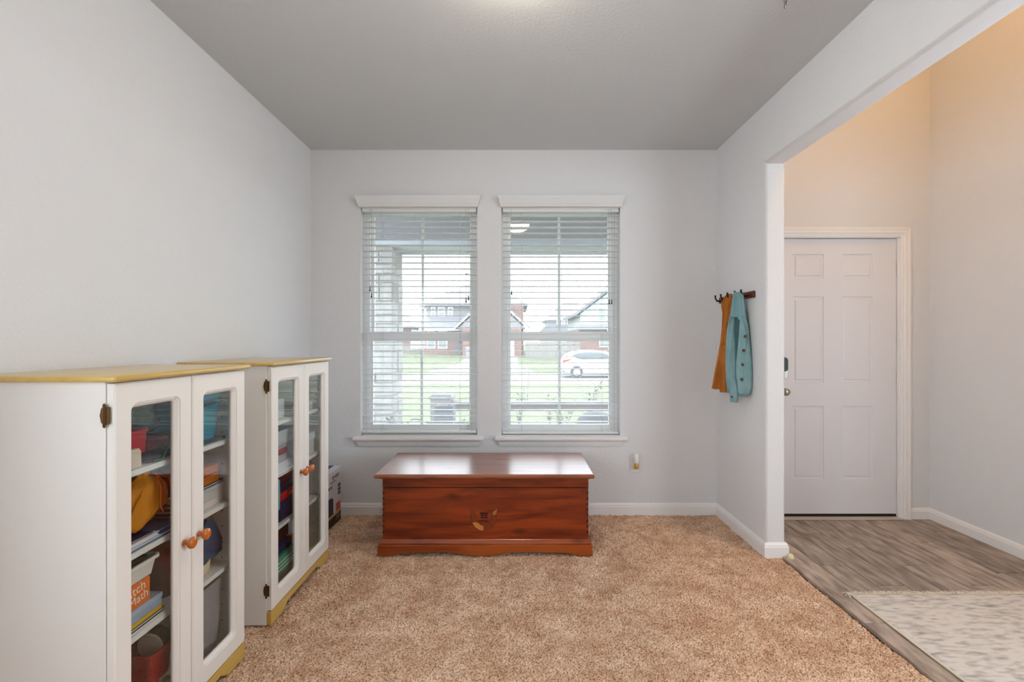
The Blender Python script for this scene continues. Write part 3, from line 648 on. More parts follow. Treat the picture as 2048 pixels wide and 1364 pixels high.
book('white paperback lying on the blue hardback, under the orange bag', -1.168, -1.34, 1.30, 1.49, z + .0125, z + .024, (226, 224, 230))
book('dark blue spiral notebook topmost under the orange bag', -1.176, -1.30, 1.31, 1.475, z + .0245, z + .030, (30, 36, 78))
book('pale blue workbook lying behind the white paperback', -1.185, -1.34, 1.495, 1.60, z + .0125, z + .020, (70, 120, 170))
item('carton', 'brown cardboard carton behind the cords of the orange bag', 'box', -1.30, -1.50, 1.50, 1.595, z, .80, cm((70, 34, 18)))
for k in range(6):
    book(('thin book %s behind the bag cords' % ('with red spine', 'with olive spine', 'with grey spine', 'with tan spine', 'with dark green spine', 'with brown spine')[k]), -1.205, -1.29, 1.60, 1.70, z + k * .0165, z + k * .0165 + .0155, ((90, 30, 22), (100, 92, 40), (90, 86, 84), (150, 118, 80), (30, 60, 44), (76, 48, 30))[k])
z0 = z
item('drawer_box', 'white open paper box at the bottom of the stack behind the right door', 'box', -1.188, -1.46, 1.66, 1.845, z0, z0 + .026, cm((226, 214, 208)))
item('flat_case', 'clear-sided flat case in the stack behind the right door', 'case', -1.186, -1.46, 1.66, 1.850, z0 + .0265, z0 + .064, cm((206, 200, 190), rough=.3))
item('magazine_file', 'pale grey tray topping the stack behind the right door', 'tray', -1.182, -1.46, 1.65, 1.855, z0 + .0645, z0 + .078, cm((196, 200, 204), rough=.3))
book('dark green book under the wooden box behind the right door', -1.190, -1.42, 1.66, 1.850, z0 + .0785, z0 + .088, (30, 52, 48))
wb = thing('wooden_box', 'small orange wooden box on the stack behind the right door', 'box', (-1.26, 1.76, z0 + .0885))
MB().box(-1.34, -1.190, 1.68, 1.826, z0 + .0885, z0 + .122).build('box_base', M['knob'], wb, bevel=.004)
MB().box(-1.34, -1.190, 1.68, 1.826, z0 + .123, z0 + .158).build('box_lid', M['knob'], wb, bevel=.006)
# third shelf
z = SH1[0] + .0005
book('white book at the bottom of the stack on the third shelf', -1.166, -1.40, 1.30, 1.515, z, z + .008, (228, 224, 222))
book('black book second from the bottom on the third shelf', -1.168, -1.40, 1.30, 1.512, z + .0085, z + .019, (34, 28, 38))
book('yellow book under the grey-blue game box', -1.170, -1.40, 1.30, 1.508, z + .0195, z + .031, (222, 180, 30), pages=(222, 180, 30))
gb = thing('game_box', 'grey-blue flat game box beneath the orange card box', 'box', (-1.28, 1.40, z + .0315))
MB().box(-1.40, -1.172, 1.30, 1.505, z + .0315, z + .055).build('box_base', cm((150, 166, 186)), gb, bevel=.001)
MB().box(-1.402, -1.170, 1.298, 1.507, z + .0555, z + .072).build('box_lid', cm((166, 180, 198)), gb, bevel=.001)
ob = thing('card_game_box', 'bright orange card-game box with white lettering under the white basket', 'box', (-1.28, 1.37, z + .0725))
MB().box(-1.38, -1.176, 1.288, 1.462, z + .0725, z + .146).build('box_body', cm((232, 112, 22)), ob, bevel=.001)
text('lettering', 'Match', .040, cm((240, 230, 215)), ob, (-1.1755, 1.395, z + .125), (0, 1, .12), (0, -.12, 1))
text('lettering', "'r Math", .036, cm((240, 230, 215)), ob, (-1.1755, 1.402, z + .095), (0, 1, .12), (0, -.12, 1))
bk = tub('white_basket', 'white plastic basket on top of the orange box', 'basket', -1.172, -1.40, 1.296, 1.492, z + .147, z + .206, cm((226, 220, 208), rough=.4), taper=.010, lip=.012)
item('black_tray', 'black tray resting in the top of the white basket', 'tray', -1.190, -1.38, 1.315, 1.470, z + .20, z + .212, cm((20, 18, 20)))
jar = thing('storage_jar', 'clear jar with red contents behind the orange box', 'jar', (-1.262, 1.62, z))
MB().lathe([(.040, 0), (.045, .01), (.046, .17), (.040, .18)], (-1.262, 1.62, z), n=24).build('jar_body', glass_mat('jar_plastic', tint=(.8, .76, .74), haze=.25), jar, smooth=True)
blob((-1.262, 1.62, z + .06), .034, .034, .055, 3, .2).build('jar_filling', cm((120, 52, 40)), jar, smooth=True)
blob((-1.252, 1.612, z + .125), .024, .026, .018, 5, .2).build('jar_filling', cm((205, 30, 34)), jar, smooth=True)
# folders behind right door
def slab(name, label, cat, pts, x0, x1, m): return tag(MB().prism(pts, 'x', x0, x1).build(name, m, bevel=.0008), label, cat)
slab('manila_folder', 'ochre folded folder standing at the back of the third shelf', 'folder', [(1.74, z), (1.853, z), (1.853, .60), (1.83, .622), (1.79, .615), (1.74, .58)], -1.262, -1.235, cm((196, 140, 62), bump=.5, bump_scale=12))
slab('document_folder', 'slate blue plastic folder leaning across the third shelf', 'folder', [(1.757, .600), (1.765, .608), (1.80, .598), (1.853, .50), (1.853, .452), (1.745, z + .03), (1.745, .585)], -1.206, -1.196, cm((66, 84, 108), rough=.3))
slab('plastic_wallet', 'pale blue document wallet standing left of the slate folder', 'folder', [(1.66, z), (1.762, z), (1.762, .600), (1.66, .605)], -1.232, -1.226, cm((150, 170, 196), rough=.3))
tb = thing('tape_ring', 'cream oval ring basket lying on the third shelf behind the right door', 'basket', (-1.21, 1.755, z))
rs = []
for (s_, zz) in ((1, z), (1.05, z + .045), (.94, z + .045), (.9, z + .004)): rs.append([(-1.222 + .034 * s_ * math.cos(a), 1.745 + .050 * s_ * math.sin(a), zz + .008 * math.sin(a)* (zz > z + .01)) for a in [k * 2 * math.pi / 28 for k in range(28)]])
MB().rings(rs).build('ring_wall', cm((222, 204, 172)), tb, smooth=True)
# bottom of the near cabinet
z = .0765
tag(blob((-1.235, 1.375, z + .125), .05, .06, .125, 8, .22, freq=3, flat=.124).build('patterned_bag', cm((206, 204, 208), vary=(60, 60, 72), vary_scale=34, contrast=(.52, .58), bump=.5, bump_scale=12), smooth=True), 'grey and black patterned fabric bag at the bottom of the nearer cabinet', 'bag')
tag(blob((-1.26, 1.58, z + .052), .08, .11, .052, 9, .18, freq=3, flat=.0515).build('patterned_cloth', cm((214, 202, 184), vary=(140, 110, 70), vary_scale=26, contrast=(.5, .6), bump=.5, bump_scale=12), smooth=True), 'beige patterned cloth bundle beneath the red box', 'cloth')
rb = tub('red_box', 'dark red open box holding a green disc, low in the nearer cabinet', 'box', -1.172, -1.30, 1.462, 1.560, .182, .286, cm((150, 20, 24), rough=.4), taper=.008)
tag(MB().lathe([(.046, 0), (.046, .006)], (-1.215, 1.552, .285), 'y', 28).build('green_disc', cm((40, 84, 72), rough=.3)), 'dark green round lid standing in the dark red box', 'lid')
tag(MB().lathe([(.040, 0), (.044, .004), (.040, .008)], (-1.225, 1.520, .276), 'y', 28).build('cream_bowl', cm((206, 192, 170))), 'cream round dish leaning beside the green disc', 'dish')
slab('poly_envelope', 'large frosted grey envelope standing behind the right door at the bottom', 'envelope', [(1.60, z), (1.79, z), (1.838, .345), (1.812, .356), (1.60, .352)], -1.186, -1.182, translucent_mat('frosted_grey', (176, 168, 170), .3))
tag(blob((-1.28, 1.78, z + .09), .07, .07, .09, 12, .2, flat=.089).build('brown_bag', cm((142, 100, 78), vary=(110, 50, 40), vary_scale=30, bump=.5, bump_scale=14), smooth=True), 'brown speckled bag behind the frosted envelope', 'bag')
# far cabinet contents
z = .9065
item('photo_box', 'white lidded box on the top shelf of the farther cabinet', 'box', -1.20, -1.45, 2.12, 2.36, z, z + .10, cm((214, 216, 218)), .003)
item('paper_stack', 'flat white folder stack on the top shelf of the farther cabinet', 'papers', -1.19, -1.44, 2.42, 2.66, z, z + .045, cm((205, 206, 202)), .002)
z = .6485
item('paper_ream', 'low stack of grey-white paper in the farther cabinet, left door', 'papers', -1.175, -1.44, 2.12, 2.44, z, z + .045, cm((200, 198, 204)), .001)
item('grey_carton', 'grey printed box with a red label above the paper stack', 'box', -1.185, -1.44, 2.13, 2.43, z + .0455, z + .13, cm((176, 170, 178)), .002)
tag(MB().box(-1.1848, -1.1825, 2.27, 2.35, z + .080, z + .108).build('red_label', cm((170, 40, 56))), 'red paper label on the grey printed box', 'label')
tub('clear_tray', 'white plastic drawer tray on the grey printed box', 'tray', -1.180, -1.44, 2.13, 2.44, z + .1305, z + .20, cm((206, 212, 216), rough=.3), taper=.004)
item('white_carton', 'white cardboard box behind the right door of the farther cabinet', 'box', -1.180, -1.45, 2.47, 2.66, z, z + .085, cm((206, 204, 196)), .002)
item('letter_tray', 'slim white tray with printed edge on the white cardboard box', 'tray', -1.176, -1.45, 2.47, 2.665, z + .0855, z + .125, cm((216, 222, 222)), .002)
z = .3925
item('teal_box', 'teal picture puzzle box at the left of the farther third shelf', 'box', -1.172, -1.42, 2.12, 2.262, z + .07, z + .22, cm((120, 176, 182)), .002)
item('grey_case', 'dark grey case beneath the teal puzzle box', 'case', -1.180, -1.42, 2.12, 2.27, z, z + .069, cm((70, 64, 70)), .004)
navy = thing('board_game', 'navy board game box with red band, middle of the farther cabinet', 'box', (-1.30, 2.37, z))
MB().box(-1.43, -1.180, 2.278, 2.46, z, z + .10).build('box_base', cm((26, 28, 66)), navy, bevel=.002)
MB().box(-1.432, -1.178, 2.277, 2.461, z + .101, z + .140).build('red_band', cm((196, 26, 34)), navy, bevel=.002)
MB().box(-1.1785, -1.1765, 2.36, 2.40, z + .112, z + .128).build('badge', cm((230, 150, 50)), navy)
item('game_tin', 'dark navy tin with maroon lid on the board game', 'tin', -1.186, -1.42, 2.285, 2.45, z + .1405, z + .175, cm((24, 30, 64)), .004)
item('maroon_box', 'maroon box topmost on the board game stack', 'box', -1.190, -1.42, 2.30, 2.45, z + .1755, z + .225, cm((92, 18, 26)), .003)
z = .0765
item('speckled_case', 'grey-brown patterned box at the very bottom of the farther cabinet', 'box', -1.178, -1.45, 2.12, 2.43, z, z + .062, cm((92, 84, 80), vary=(60, 62, 50), vary_scale=30), .003)
gr = thing('green_game_box', 'green game box with white stripes low in the farther cabinet', 'box', (-1.31, 2.28, z + .0625))
MB().box(-1.45, -1.176, 2.12, 2.43, z + .0625, z + .150).build('box_body', cm((24, 140, 108)), gr, bevel=.002)
for k in range(3): MB().box(-1.1765, -1.1750, 2.18, 2.40, z + .078 + k * .018, z + .084 + k * .018).build('stripe', cm((190, 225, 214)), gr)
item('navy_box', 'navy blue box on the green game box', 'box', -1.19, -1.45, 2.12, 2.42, z + .1505, z + .19, cm((22, 34, 84)), .003)
item('dark_red_case', 'dark maroon wooden case above the navy box', 'case', -1.22, -1.45, 2.12, 2.44, z + .1905, z + .262, cm((58, 18, 16)), .003)
tag(blob((-1.27, 2.60, z + .06), .085, .07, .06, 15, .15, flat=.0595).build('ochre_pouch', cm((186, 134, 40), bump=.4, bump_scale=12), smooth=True), 'ochre cloth pouch at the bottom right of the farther cabinet', 'pouch')

# ------------------------------------------------------------------ carton in the corner
pc = thing('printer_carton', 'white printed equipment carton standing in the corner beside the farther cabinet', 'carton', (-1.37, 3.16, 0))
xa, xb, ya, yb, ht = -1.50, -1.286, 2.86, 3.34, .385
MB().box(xa, xb, ya, yb, .0, ht).build('carton_body', cm((214, 208, 214)), pc, bevel=.0015)
def patch(nm, y0, y1, z0, z1, rgb, par=pc, d=.0012): return MB().box(xb - .001, xb + d, y0, y1, z0, z1).build(nm, cm(rgb), par)
MB().box(xa + .002, xb - .05, ya + .002, yb - .002, ht - .001, ht + .0012).build('top_print', cm((40, 76, 140)), pc)
patch('bottom_band', ya + .002, yb - .002, .003, .062, (40, 22, 26))
pr = MB().prism([(2.90, .075), (3.20, .075), (3.20, .185), (3.17, .205), (2.90, .205)], 'x', xb - .001, xb + .0015).build('printed_machine', cm((44, 40, 58)), pc)
patch('printed_tray', 2.95, 3.22, .064, .084, (196, 156, 70), d=.0018)
patch('printed_photo', 3.25, 3.325, .085, .140, (196, 70, 60)); patch('printed_photo', 3.235, 3.330, .064, .084, (206, 176, 110))
patch('printed_screen', 3.25, 3.335, .020, .055, (96, 92, 96), d=.0016)
for k in range(3): patch('printed_icon', 3.285, 3.330, .190 + k * .028, .212 + k * .028, (86, 78, 84))
for k in range(4): patch('printed_icon', 3.05 + k * .035, 3.072 + k * .035, .268, .286, (110, 84, 98))
text('lettering', 'EP-4201', .036, cm((70, 70, 78)), pc, (xb + .001, 3.245, .336), (0, 1, 0), (0, 0, 1))
text('lettering', 'wireless all in one', .014, cm((96, 96, 104)), pc, (xb + .001, 3.20, .310), (0, 1, 0), (0, 0, 1))

# ------------------------------------------------------------------ plug-in night light on its socket
so = sempty('trim_1', (XP(1269, YB), YB, ZP(944, YB)))
z0, z1 = ZP(944, YB), ZP(912, YB); x0, x1 = XP(1259.5, YB), XP(1278.5, YB); xc = (x0 + x1) / 2
so.name = 'wall_socket'; so['kind'] = 'thing'; WL['wall_socket'] = tuple(so.location)
tag(so, 'white socket plate low on the wall right of the chest', 'socket')
MB().box(x0, x1, YB - .006, YB, z0, z1).build('cover_plate', M['trim'], so, bevel=.003)
for zc in (z0 + .034, z1 - .034): MB().prism(rrect(xc - .016, xc + .016, zc - .014, zc + .014, .008), 'y', YB - .009, YB - .004).build('receptacle', M['door'], so)
af = thing('air_freshener', 'plug-in air freshener with amber oil in the low wall socket', 'air freshener', (xc + .004, YB - .009, z1 - .09))
MB().rings([[(xc + .005 + r * math.cos(a), YB - .030 + .020 * r / .019 * math.sin(a), zz) for a in [k * math.pi / 10 for k in range(20)]] for r, zz in ((.014, z1 - .046), (.017, z1 - .040), (.017, z1 - .022), (.019, z1 - .012), (.020, z1 + .012), (.017, z1 + .022), (.010, z1 + .026))]).build('plug_body', M['trim'], af, smooth=True)
MB().lathe([(.008, 0), (.015, .004), (.017, .018), (.017, .036), (.012, .044), (.010, .050)], (xc + .005, YB - .034, z1 - .090), n=20).build('oil_bottle', mat('amber_oil', (196, 150, 50), rough=.1, coat=.6), af, smooth=True)

# ------------------------------------------------------------------ coat rack and clothes
rk = thing('coat_rack', 'dark reddish wooden coat rack with black hooks on the right wall', 'coat rack', (XR, 3.1, 1.57))
MB().box(XR - .016, XR, 2.872, 3.36, 1.575, 1.618).build('rack_board', M['rackwood'], rk, bevel=.003)
for y in (3.325, 3.235, 3.135, 3.03, 2.945):
    MB().tube([(XR - .012, y, 1.592), (XR - .030, y, 1.590), (XR - .046, y, 1.594), (XR - .054, y, 1.606), (XR - .058, y, 1.634)], [.007, .007, .007, .0065, .006], 8).build('coat_hook', M['dark'], rk, smooth=True)
def garment(name, m, parent, C, d, lv, folds, smooth=True, nseg=96):
    # C: (x,y) axis origin; d: unit direction u; lv: (z, ul, ur, thick, off); folds: (amp, freq, phase, drift)
    nx, ny = d[1], -d[0]           # normal
    if ny > 0: nx, ny = -nx, -ny
    rs = []
    for (z, ul, ur, th, off) in lv:
        ring = []
        for k in range(nseg):
            a = 2 * math.pi * k / nseg; cu, sv = math.cos(a), math.sin(a)
            u = (ul + ur) / 2 + (ur - ul) / 2 * (abs(cu) ** .8) * (1 if cu > 0 else -1)
            v = th * (abs(sv) ** .7) * (1 if sv > 0 else -1)
            if sv > 0:
                for (am, fr, ph, dr) in folds: 
                    w_ = fr * (u - ul) / max(.02, (ur - ul)) + ph + dr * z; v += am * sv * (1.0 - 2.0 * abs(math.sin(w_ * .5)) ** .8)
            v += off
            ring.append((C[0] + d[0] * u + nx * v, C[1] + d[1] * u + ny * v, z))
        rs.append(ring)
    o = MB().rings(rs).build(name, m, parent, smooth=smooth)
    return o
def interp(lv, n):
    out = []
    for i in range(len(lv) - 1):
        for k in range(n): t = k / n; t2 = t; out.append(tuple(a + (b - a) * t2 for a, b in zip(lv[i], lv[i + 1])))
    out.append(lv[-1]); return out
def cords(px_ref):    # frame where column px_ref maps to u = 0 on the slanted cloth plane
    pass
dd = Vector((.50, -.866)); d2 = (dd.x, dd.y)
def uof(C, px):       # u on the plane C + u d that projects to px
    # (C.x + u dx)*F/(C.y + u dy) = px - VX
    k = (px - VX) / F; return (k * C[1] - C[0]) / (d2[0] - k * d2[1])
def zof(C, px, py): u = uof(C, px); return EYE - (py - VY) * (C[1] + u * d2[1]) / F
def zl(C, rows, th, off=0, s=5.05, ox=1400, oy=560):    # rows: (zoomY, zoomXl, zoomXr, thick)
    out = []
    for r in rows:
        y, a, b = r[:3]; t = r[3] if len(r) > 3 else th; o = r[4] if len(r) > 4 else off
        pa, pb, py = ox + a / s, ox + b / s, oy + y / s
        out.append((zof(C, (pa + pb) / 2, py), uof(C, pa), uof(C, pb), t, o))
    return out
CT = (1.462, 3.145)
tan = mat('corduroy_tan', (196, 128, 62), rough=.9, spec=.1, vary=(172, 104, 50), vary_scale=9, bump=.35, bump_scale=260, bump_stretch=(1, 1, .08))
tg = thing('hanging_trousers', 'tan-orange corduroy garment hanging on the rack behind the teal shirt', 'garment', (CT[0], CT[1], 1.15))
garment('back_fold', tan, tg, CT, d2, interp(zl(CT, [(140, 278, 318, .010), (180, 250, 320, .014), (260, 226, 318, .020), (330, 236, 312, .018), (480, 228, 292, .018), (620, 212, 285, .020), (800, 178, 280, .024), (1000, 140, 280, .027), (1098, 122, 282, .026), (1104, 122, 282, .024)], .02), 5), [(.011, 9, .5, 3), (.006, 17, 1, -6)])
garment('front_fold', tan, tg, (CT[0] - .006, CT[1] - .025), d2, interp(zl((CT[0] - .006, CT[1] - .025), [(660, 212, 262, .012), (800, 206, 264, .016), (960, 200, 264, .018), (1125, 202, 266, .018), (1134, 203, 266, .016)], .02), 5), [(.006, 8, .5, 3)])
teal = mat('corduroy_teal', (146, 180, 184), rough=.9, spec=.1, vary=(128, 166, 172), vary_scale=12, bump=.35, bump_scale=240, bump_stretch=(1, 1, .08))
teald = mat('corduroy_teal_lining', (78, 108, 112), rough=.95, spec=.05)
CS = (1.445, 3.000)
sg_ = thing('hanging_shirt', 'teal corduroy button-up shirt hanging on the coat rack', 'shirt', (CS[0], CS[1], 1.05))
garment('shirt_back', teald, sg_, (CS[0] + .004, CS[1]), d2, interp(zl(CS, [(135, 330, 430, .012), (300, 322, 456, .016), (480, 300, 484, .018), (700, 286, 505, .02), (900, 280, 514, .022), (1080, 285, 510, .022), (1140, 300, 500, .02)], .02), 5), [(.003, 9, 0, 0)])
garment('sleeve', teal, sg_, (CS[0] - .008, CS[1] - .02), d2, interp(zl((CS[0] - .008, CS[1] - .02), [(360, 308, 350, .018), (420, 298, 346, .024), (520, 280, 346, .028), (700, 266, 358, .030), (880, 262, 362, .028), (1010, 268, 364, .024), (1100, 280, 340, .018), (1138, 286, 330, .012)], .02), 5), [(.010, 6, 1, 6), (.006, 14, 0, -14)])
garment('cuff', teal, sg_, (CS[0] - .018, CS[1] - .035), d2, interp(zl((CS[0] - .018, CS[1] - .035), [(985, 320, 356, .010), (1040, 316, 372, .014), (1130, 308, 384, .018), (1215, 306, 380, .018), (1233, 312, 376, .014)], .02), 4), [(.005, 9, 0, 4)])
garment('front_panel', teal, sg_, (CS[0] + .000, CS[1] - .02), d2, interp(zl((CS[0] + .000, CS[1] - .02), [(370, 405, 440, .012), (430, 402, 474, .018), (520, 398, 486, .022), (650, 388, 498, .026), (800, 374, 512, .030), (950, 372, 520, .030), (1080, 380, 516, .028), (1150, 388, 500, .024), (1178, 398, 470, .018)], .02), 5), [(.009, 7, 2.4, 5), (.005, 15, 0, -12)])
CPk = (CS[0] - .010, CS[1] - .045)
pk = garment('placket', teal, sg_, CPk, d2, interp(zl(CPk, [(400, 404, 440, .006), (560, 400, 474, .008), (712, 388, 460, .009), (855, 378, 450, .009), (1005, 374, 446, .009), (1120, 382, 444, .008), (1150, 390, 436, .006)], .02), 5), [(.002, 4, 2.4, 9)])
CC = (CS[0] - .006, CS[1] - .02)
garment('collar', teal, sg_, CC, d2, interp(zl(CC, [(122, 345, 415, .012), (160, 330, 436, .018), (240, 322, 446, .024), (330, 312, 456, .028), (372, 300, 464, .026), (378, 302, 462, .020)], .02), 5), [(.013, 11, 1.0, 5), (.006, 23, 0, 3)])
CC2 = (CS[0] + .002, CS[1] - .04)
garment('collar_flap', teal, sg_, CC2, d2, interp(zl(CC2, [(150, 378, 436, .008), (300, 382, 454, .012), (385, 388, 464, .014), (430, 420, 474, .012), (478, 462, 480, .006)], .02), 5), [(.004, 6, 0, 4)])
Cb = (CPk[0] - .0, CPk[1]); nrm = Vector((d2[1], -d2[0])); nrm = nrm if nrm.y < 0 else -nrm
for (a, b) in ((458, 570), (443, 712), (432, 855), (424, 1005)):
    px, py = 1400 + a / 5.05, 560 + b / 5.05
    C3 = (Cb[0] + nrm.x * .014, Cb[1] + nrm.y * .014); u = uof(C3, px); c = (C3[0] + d2[0] * u, C3[1] + d2[1] * u, zof(C3, px, py))
    k = MB()
    rsn = []
    for r_, h_ in ((.0095, 0), (.0105, .003), (.0095, .005), (.0060, .0045), (.001, .0035)):
        rsn.append([(c[0] + d2[0] * r_ * math.cos(t) + nrm.x * h_, c[1] + d2[1] * r_ * math.cos(t) + nrm.y * h_, c[2] + r_ * math.sin(t)) for t in [q * math.pi / 8 for q in range(16)]])
    k.rings(rsn).build('button', cm((92, 70, 42), rough=.3), sg_, smooth=True)
C3 = (CS[0] - .018 + nrm.x * .022, CS[1] - .035 + nrm.y * .022); u = uof(C3, 1464); c = (C3[0] + d2[0] * u, C3[1] + d2[1] * u, zof(C3, 1464, 793.7))
MB().rings([[(c[0] + d2[0] * r_ * math.cos(t) + nrm.x * h_, c[1] + d2[1] * r_ * math.cos(t) + nrm.y * h_, c[2] + r_ * math.sin(t)) for t in [q * math.pi / 8 for q in range(16)]] for r_, h_ in ((.007, 0), (.0075, .003), (.004, .004))]).build('button', cm((92, 70, 42), rough=.3), sg_, smooth=True)

# ------------------------------------------------------------------ foyer rug
rg = thing('area_rug', 'pale grey distressed rug with frayed fringe on the entry floor', 'rug', (2.35, 1.6, 0))
RX0, RX1, RYE = 1.707, 2.98, 2.325
m = mat('rug_weave', (214, 207, 199), rough=1, spec=.05, vary=(146, 140, 138), vary_scale=34, stretch=(.45, 1.5, 1), detail=12, contrast=(.46, .78), bump=.8, bump_scale=220, bump_dist=.003)
vs = []; nx, ny = 90, 110
for j in range(ny + 1):
    for i in range(nx + 1):
        x = RX0 + (RX1 - RX0) * i / nx; y = .4 + (RYE - .4) * j / ny
        vs.append((x + (.002 * math.sin(y * 9) if i == 0 else 0), y, .0085 + .0012 * noise.noise(Vector((x * 7, y * 7, 0)))))
fs = [(j * (nx + 1) + i, j * (nx + 1) + i + 1, (j + 1) * (nx + 1) + i + 1, (j + 1) * (nx + 1) + i) for j in range(ny) for i in range(nx)]
rm = MB().add(vs, fs); o = rm.build('rug_field', m, rg, smooth=True)
sf = o.modifiers.new('t', 'SOLIDIFY'); sf.thickness = .007; sf.offset = -1
MB().tube([(RX0 + .002 * math.sin(y * 9), y, .006) for y in [.4 + (RYE - .4) * k / 30 for k in range(31)]], .0048, 8).build('bound_edge', cm((224, 214, 196)), rg, smooth=True)
fr = MB(); r2 = random.Random(5)
for k in range(420):
    x = RX0 + (RX1 - RX0) * k / 419; a = r2.gauss(0, .5) - (.5 if k < 12 else 0); L = r2.uniform(.022, .045)
    if k < 6: a -= 1.0
    p0 = (x, RYE - .004, .007); p1 = (x + math.sin(a) * L * .5, RYE + L * .5 * math.cos(a), .0075 + r2.uniform(0, .004)); p2 = (p1[0] + math.sin(a * 1.5) * L * .5, p1[1] + L * .5 * math.cos(a * 1.5), .0022)
    fr.tube([p0, p1, p2], [.0022, .0017, .0011], 4)
stuff(fr.build('fringe', cm((220, 210, 192)), rg))

# ------------------------------------------------------------------ ceiling fittings
def lamp(x, y, zc, r, watts, col, label, name='ceiling_lamp', es=6):
    t = thing(name, label, 'lamp', (x, y, zc))
    MB().lathe([(r * .95, 0), (r, -.008), (r, -.022), (r * .93, -.026)], (x, y, zc), n=40).build('lamp_base', M['steel'], t, smooth=False)
    em = mat('lamp_shade_glow', (255, 232, 190), rough=.4, emit=col, emit_s=es)
    MB().lathe([(r * .92, -.022), (r * .90, -.045), (r * .78, -.080), (r * .52, -.105), (r * .2, -.116), (.002, -.118)], (x, y, zc), n=40).build('lamp_shade', em, t, smooth=True)
    MB().lathe([(.008, -.116), (.010, -.122), (.007, -.132), (.001, -.136)], (x, y, zc), n=14).build('finial', M['steel'], t, smooth=True)
    return t
lamp(.01, 1.61, H, .165, 9, (255, 238, 215), 'round glass flush ceiling lamp above the carpeted room', es=30)
lamp(2.35, 1.9, HF, .2, 30, (255, 184, 78), 'round glass flush lamp high above the entry door', es=42)
# hanging chain end
pcn = thing('pull_chain', 'short nickel hook chain hanging from the ceiling at the top edge', 'chain', (XP(1570, 1.72), 1.72, ZP(16, 1.72)))
hx, hy, hz = wloc(pcn)
MB().lathe([(.018, 0), (.018, -.006), (.006, -.012)], (hx, hy, H), n=20).build('ceiling_cap', M['steel'], pcn, smooth=True)
MB().tube([(hx, hy, H - .01), (hx, hy, hz + .045)], .0022, 8).build('rod', M['steel'], pcn, smooth=True)
for k, (cz, tw) in enumerate(((hz + .030, 1), (hz + .012, 0))):
    MB().tube([(hx + .0055 * math.cos(a) * tw + .001, hy + .0055 * math.cos(a) * (1 - tw), cz + .0125 * math.sin(a)) for a in [q * math.pi / 8 for q in range(16)]], .0021, 8, close=True).build('chain_link', M['steel'], pcn, smooth=True)

# ------------------------------------------------------------------ outside: ground
def gz(y):
    k = [(3.6, -.2), (6, -.2), (10, -.32), (16, -.60), (18, -.66), (22.4, -.80), (22.5, -.92), (31, -.92), (31.1, -.80), (36, -.74), (50, -.14), (90, .3)]
    for (a, b), (c, d) in zip(k[:-1], k[1:]):
        if a <= y <= c: return b + (d - b) * (y - a) / (c - a)
    return k[-1][1] if y > 90 else k[0][1]
def strip(name, xa, xb, y0, y1, m, dz=0, th=.05, n=1, kids=None):
    ys = sorted(set([y0, y1] + [y for y in (6, 10, 16, 18, 22.4, 22.5, 31, 31.1, 36, 50) if y0 < y < y1])); f = lambda v, y: v(y) if callable(v) else v
    rs = [[(f(xa, y), y, gz(y) + dz), (f(xb, y), y, gz(y) + dz), (f(xb, y), y, gz(y) + dz - th), (f(xa, y), y, gz(y) + dz - th)] for y in ys]
    return MB().rings(rs).build(name, m)
struct(strip('ground_lawn', -60, 60, 3.6, 22.45, M['grass'], 0, .3))
struct(strip('ground_lawn_far', -60, 60, 31.05, 120, M['grass'], 0, .3))
struct(strip('ground_street', -60, 60, 22.46, 31.04, M['street'], 0, .3))
struct(strip('ground_sidewalk', -60, 60, 17.1, 18.2, M['concrete'], .012, .1))
struct(strip('ground_sidewalk_far', -60, 60, 36, 37.2, M['concrete'], .012, .1))
struct(strip('ground_driveway', lambda y: -4.9 - max(0, (33.5 - y)) * .45, lambda y: .15 + max(0, (33.5 - y)) * .45, 31.06, 46.9, M['concrete'], .025, .1))
struct(MB().box(-4, 4.2, 3.6, 5.95, -.32, -.1).build('ground_porch', M['concrete']))
struct(MB().box(-6, 6, 3.59, 6.35, 2.50, 2.62).build('ceiling_porch', mat('porch_soffit', (122, 122, 134), rough=.8)))
struct(MB().box(-6, 6, 5.40, 5.88, 2.424, 2.50).build('trim_porch_beam', mat('porch_beam', (160, 165, 172), rough=.7)))
# house's own outer wall above windows so the porch reads as attached
# stone pillar
pil = thing('stone_pillar', 'pale limestone porch pillar outside the left window', 'pillar', (-1.70, 5.64, -.1))
px0, px1, py0, py1 = -1.95, -1.456, 5.40, 5.88
MB().box(px0 + .02, px1 - .012, py0 + .012, py1 - .01, -.1, 2.42).build('mortar_core', M['void'], pil)
r3 = random.Random(11); z = -.095
while z < 2.40:
    h = r3.choice([.11, .16, .22, .26]); h = min(h, 2.42 - z)
    def stone(a0, a1, b0, b1): 
        g = .006; MB().box(a0 + g, a1 - g, b0 + g * (b0 > py0), b1 - g, z + g, z + h - g).build('stone', M['stone'], pil, bevel=.010, loc=((a0 + a1) / 2, (b0 + b1) / 2, z))
    c = r3.uniform(-1.78, -1.62)
    if h > .05:
        d0 = r3.uniform(-.010, .012)
        if r3.random() < .55:
            stone(c, px1 + d0, py0 - r3.uniform(0, .012), py0 + .24); stone(px1 - .18, px1 + r3.uniform(-.01, .010), py0 + .24, py1)
        else:
            stone(c, px1 + d0, py0 - r3.uniform(0, .012), py0 + .14); stone(px1 - .18, px1 + r3.uniform(-.01, .010), py0 + .14, py1)
        stone(px0, c, py0 - r3.uniform(0, .012), py0 + .2)
    z += h
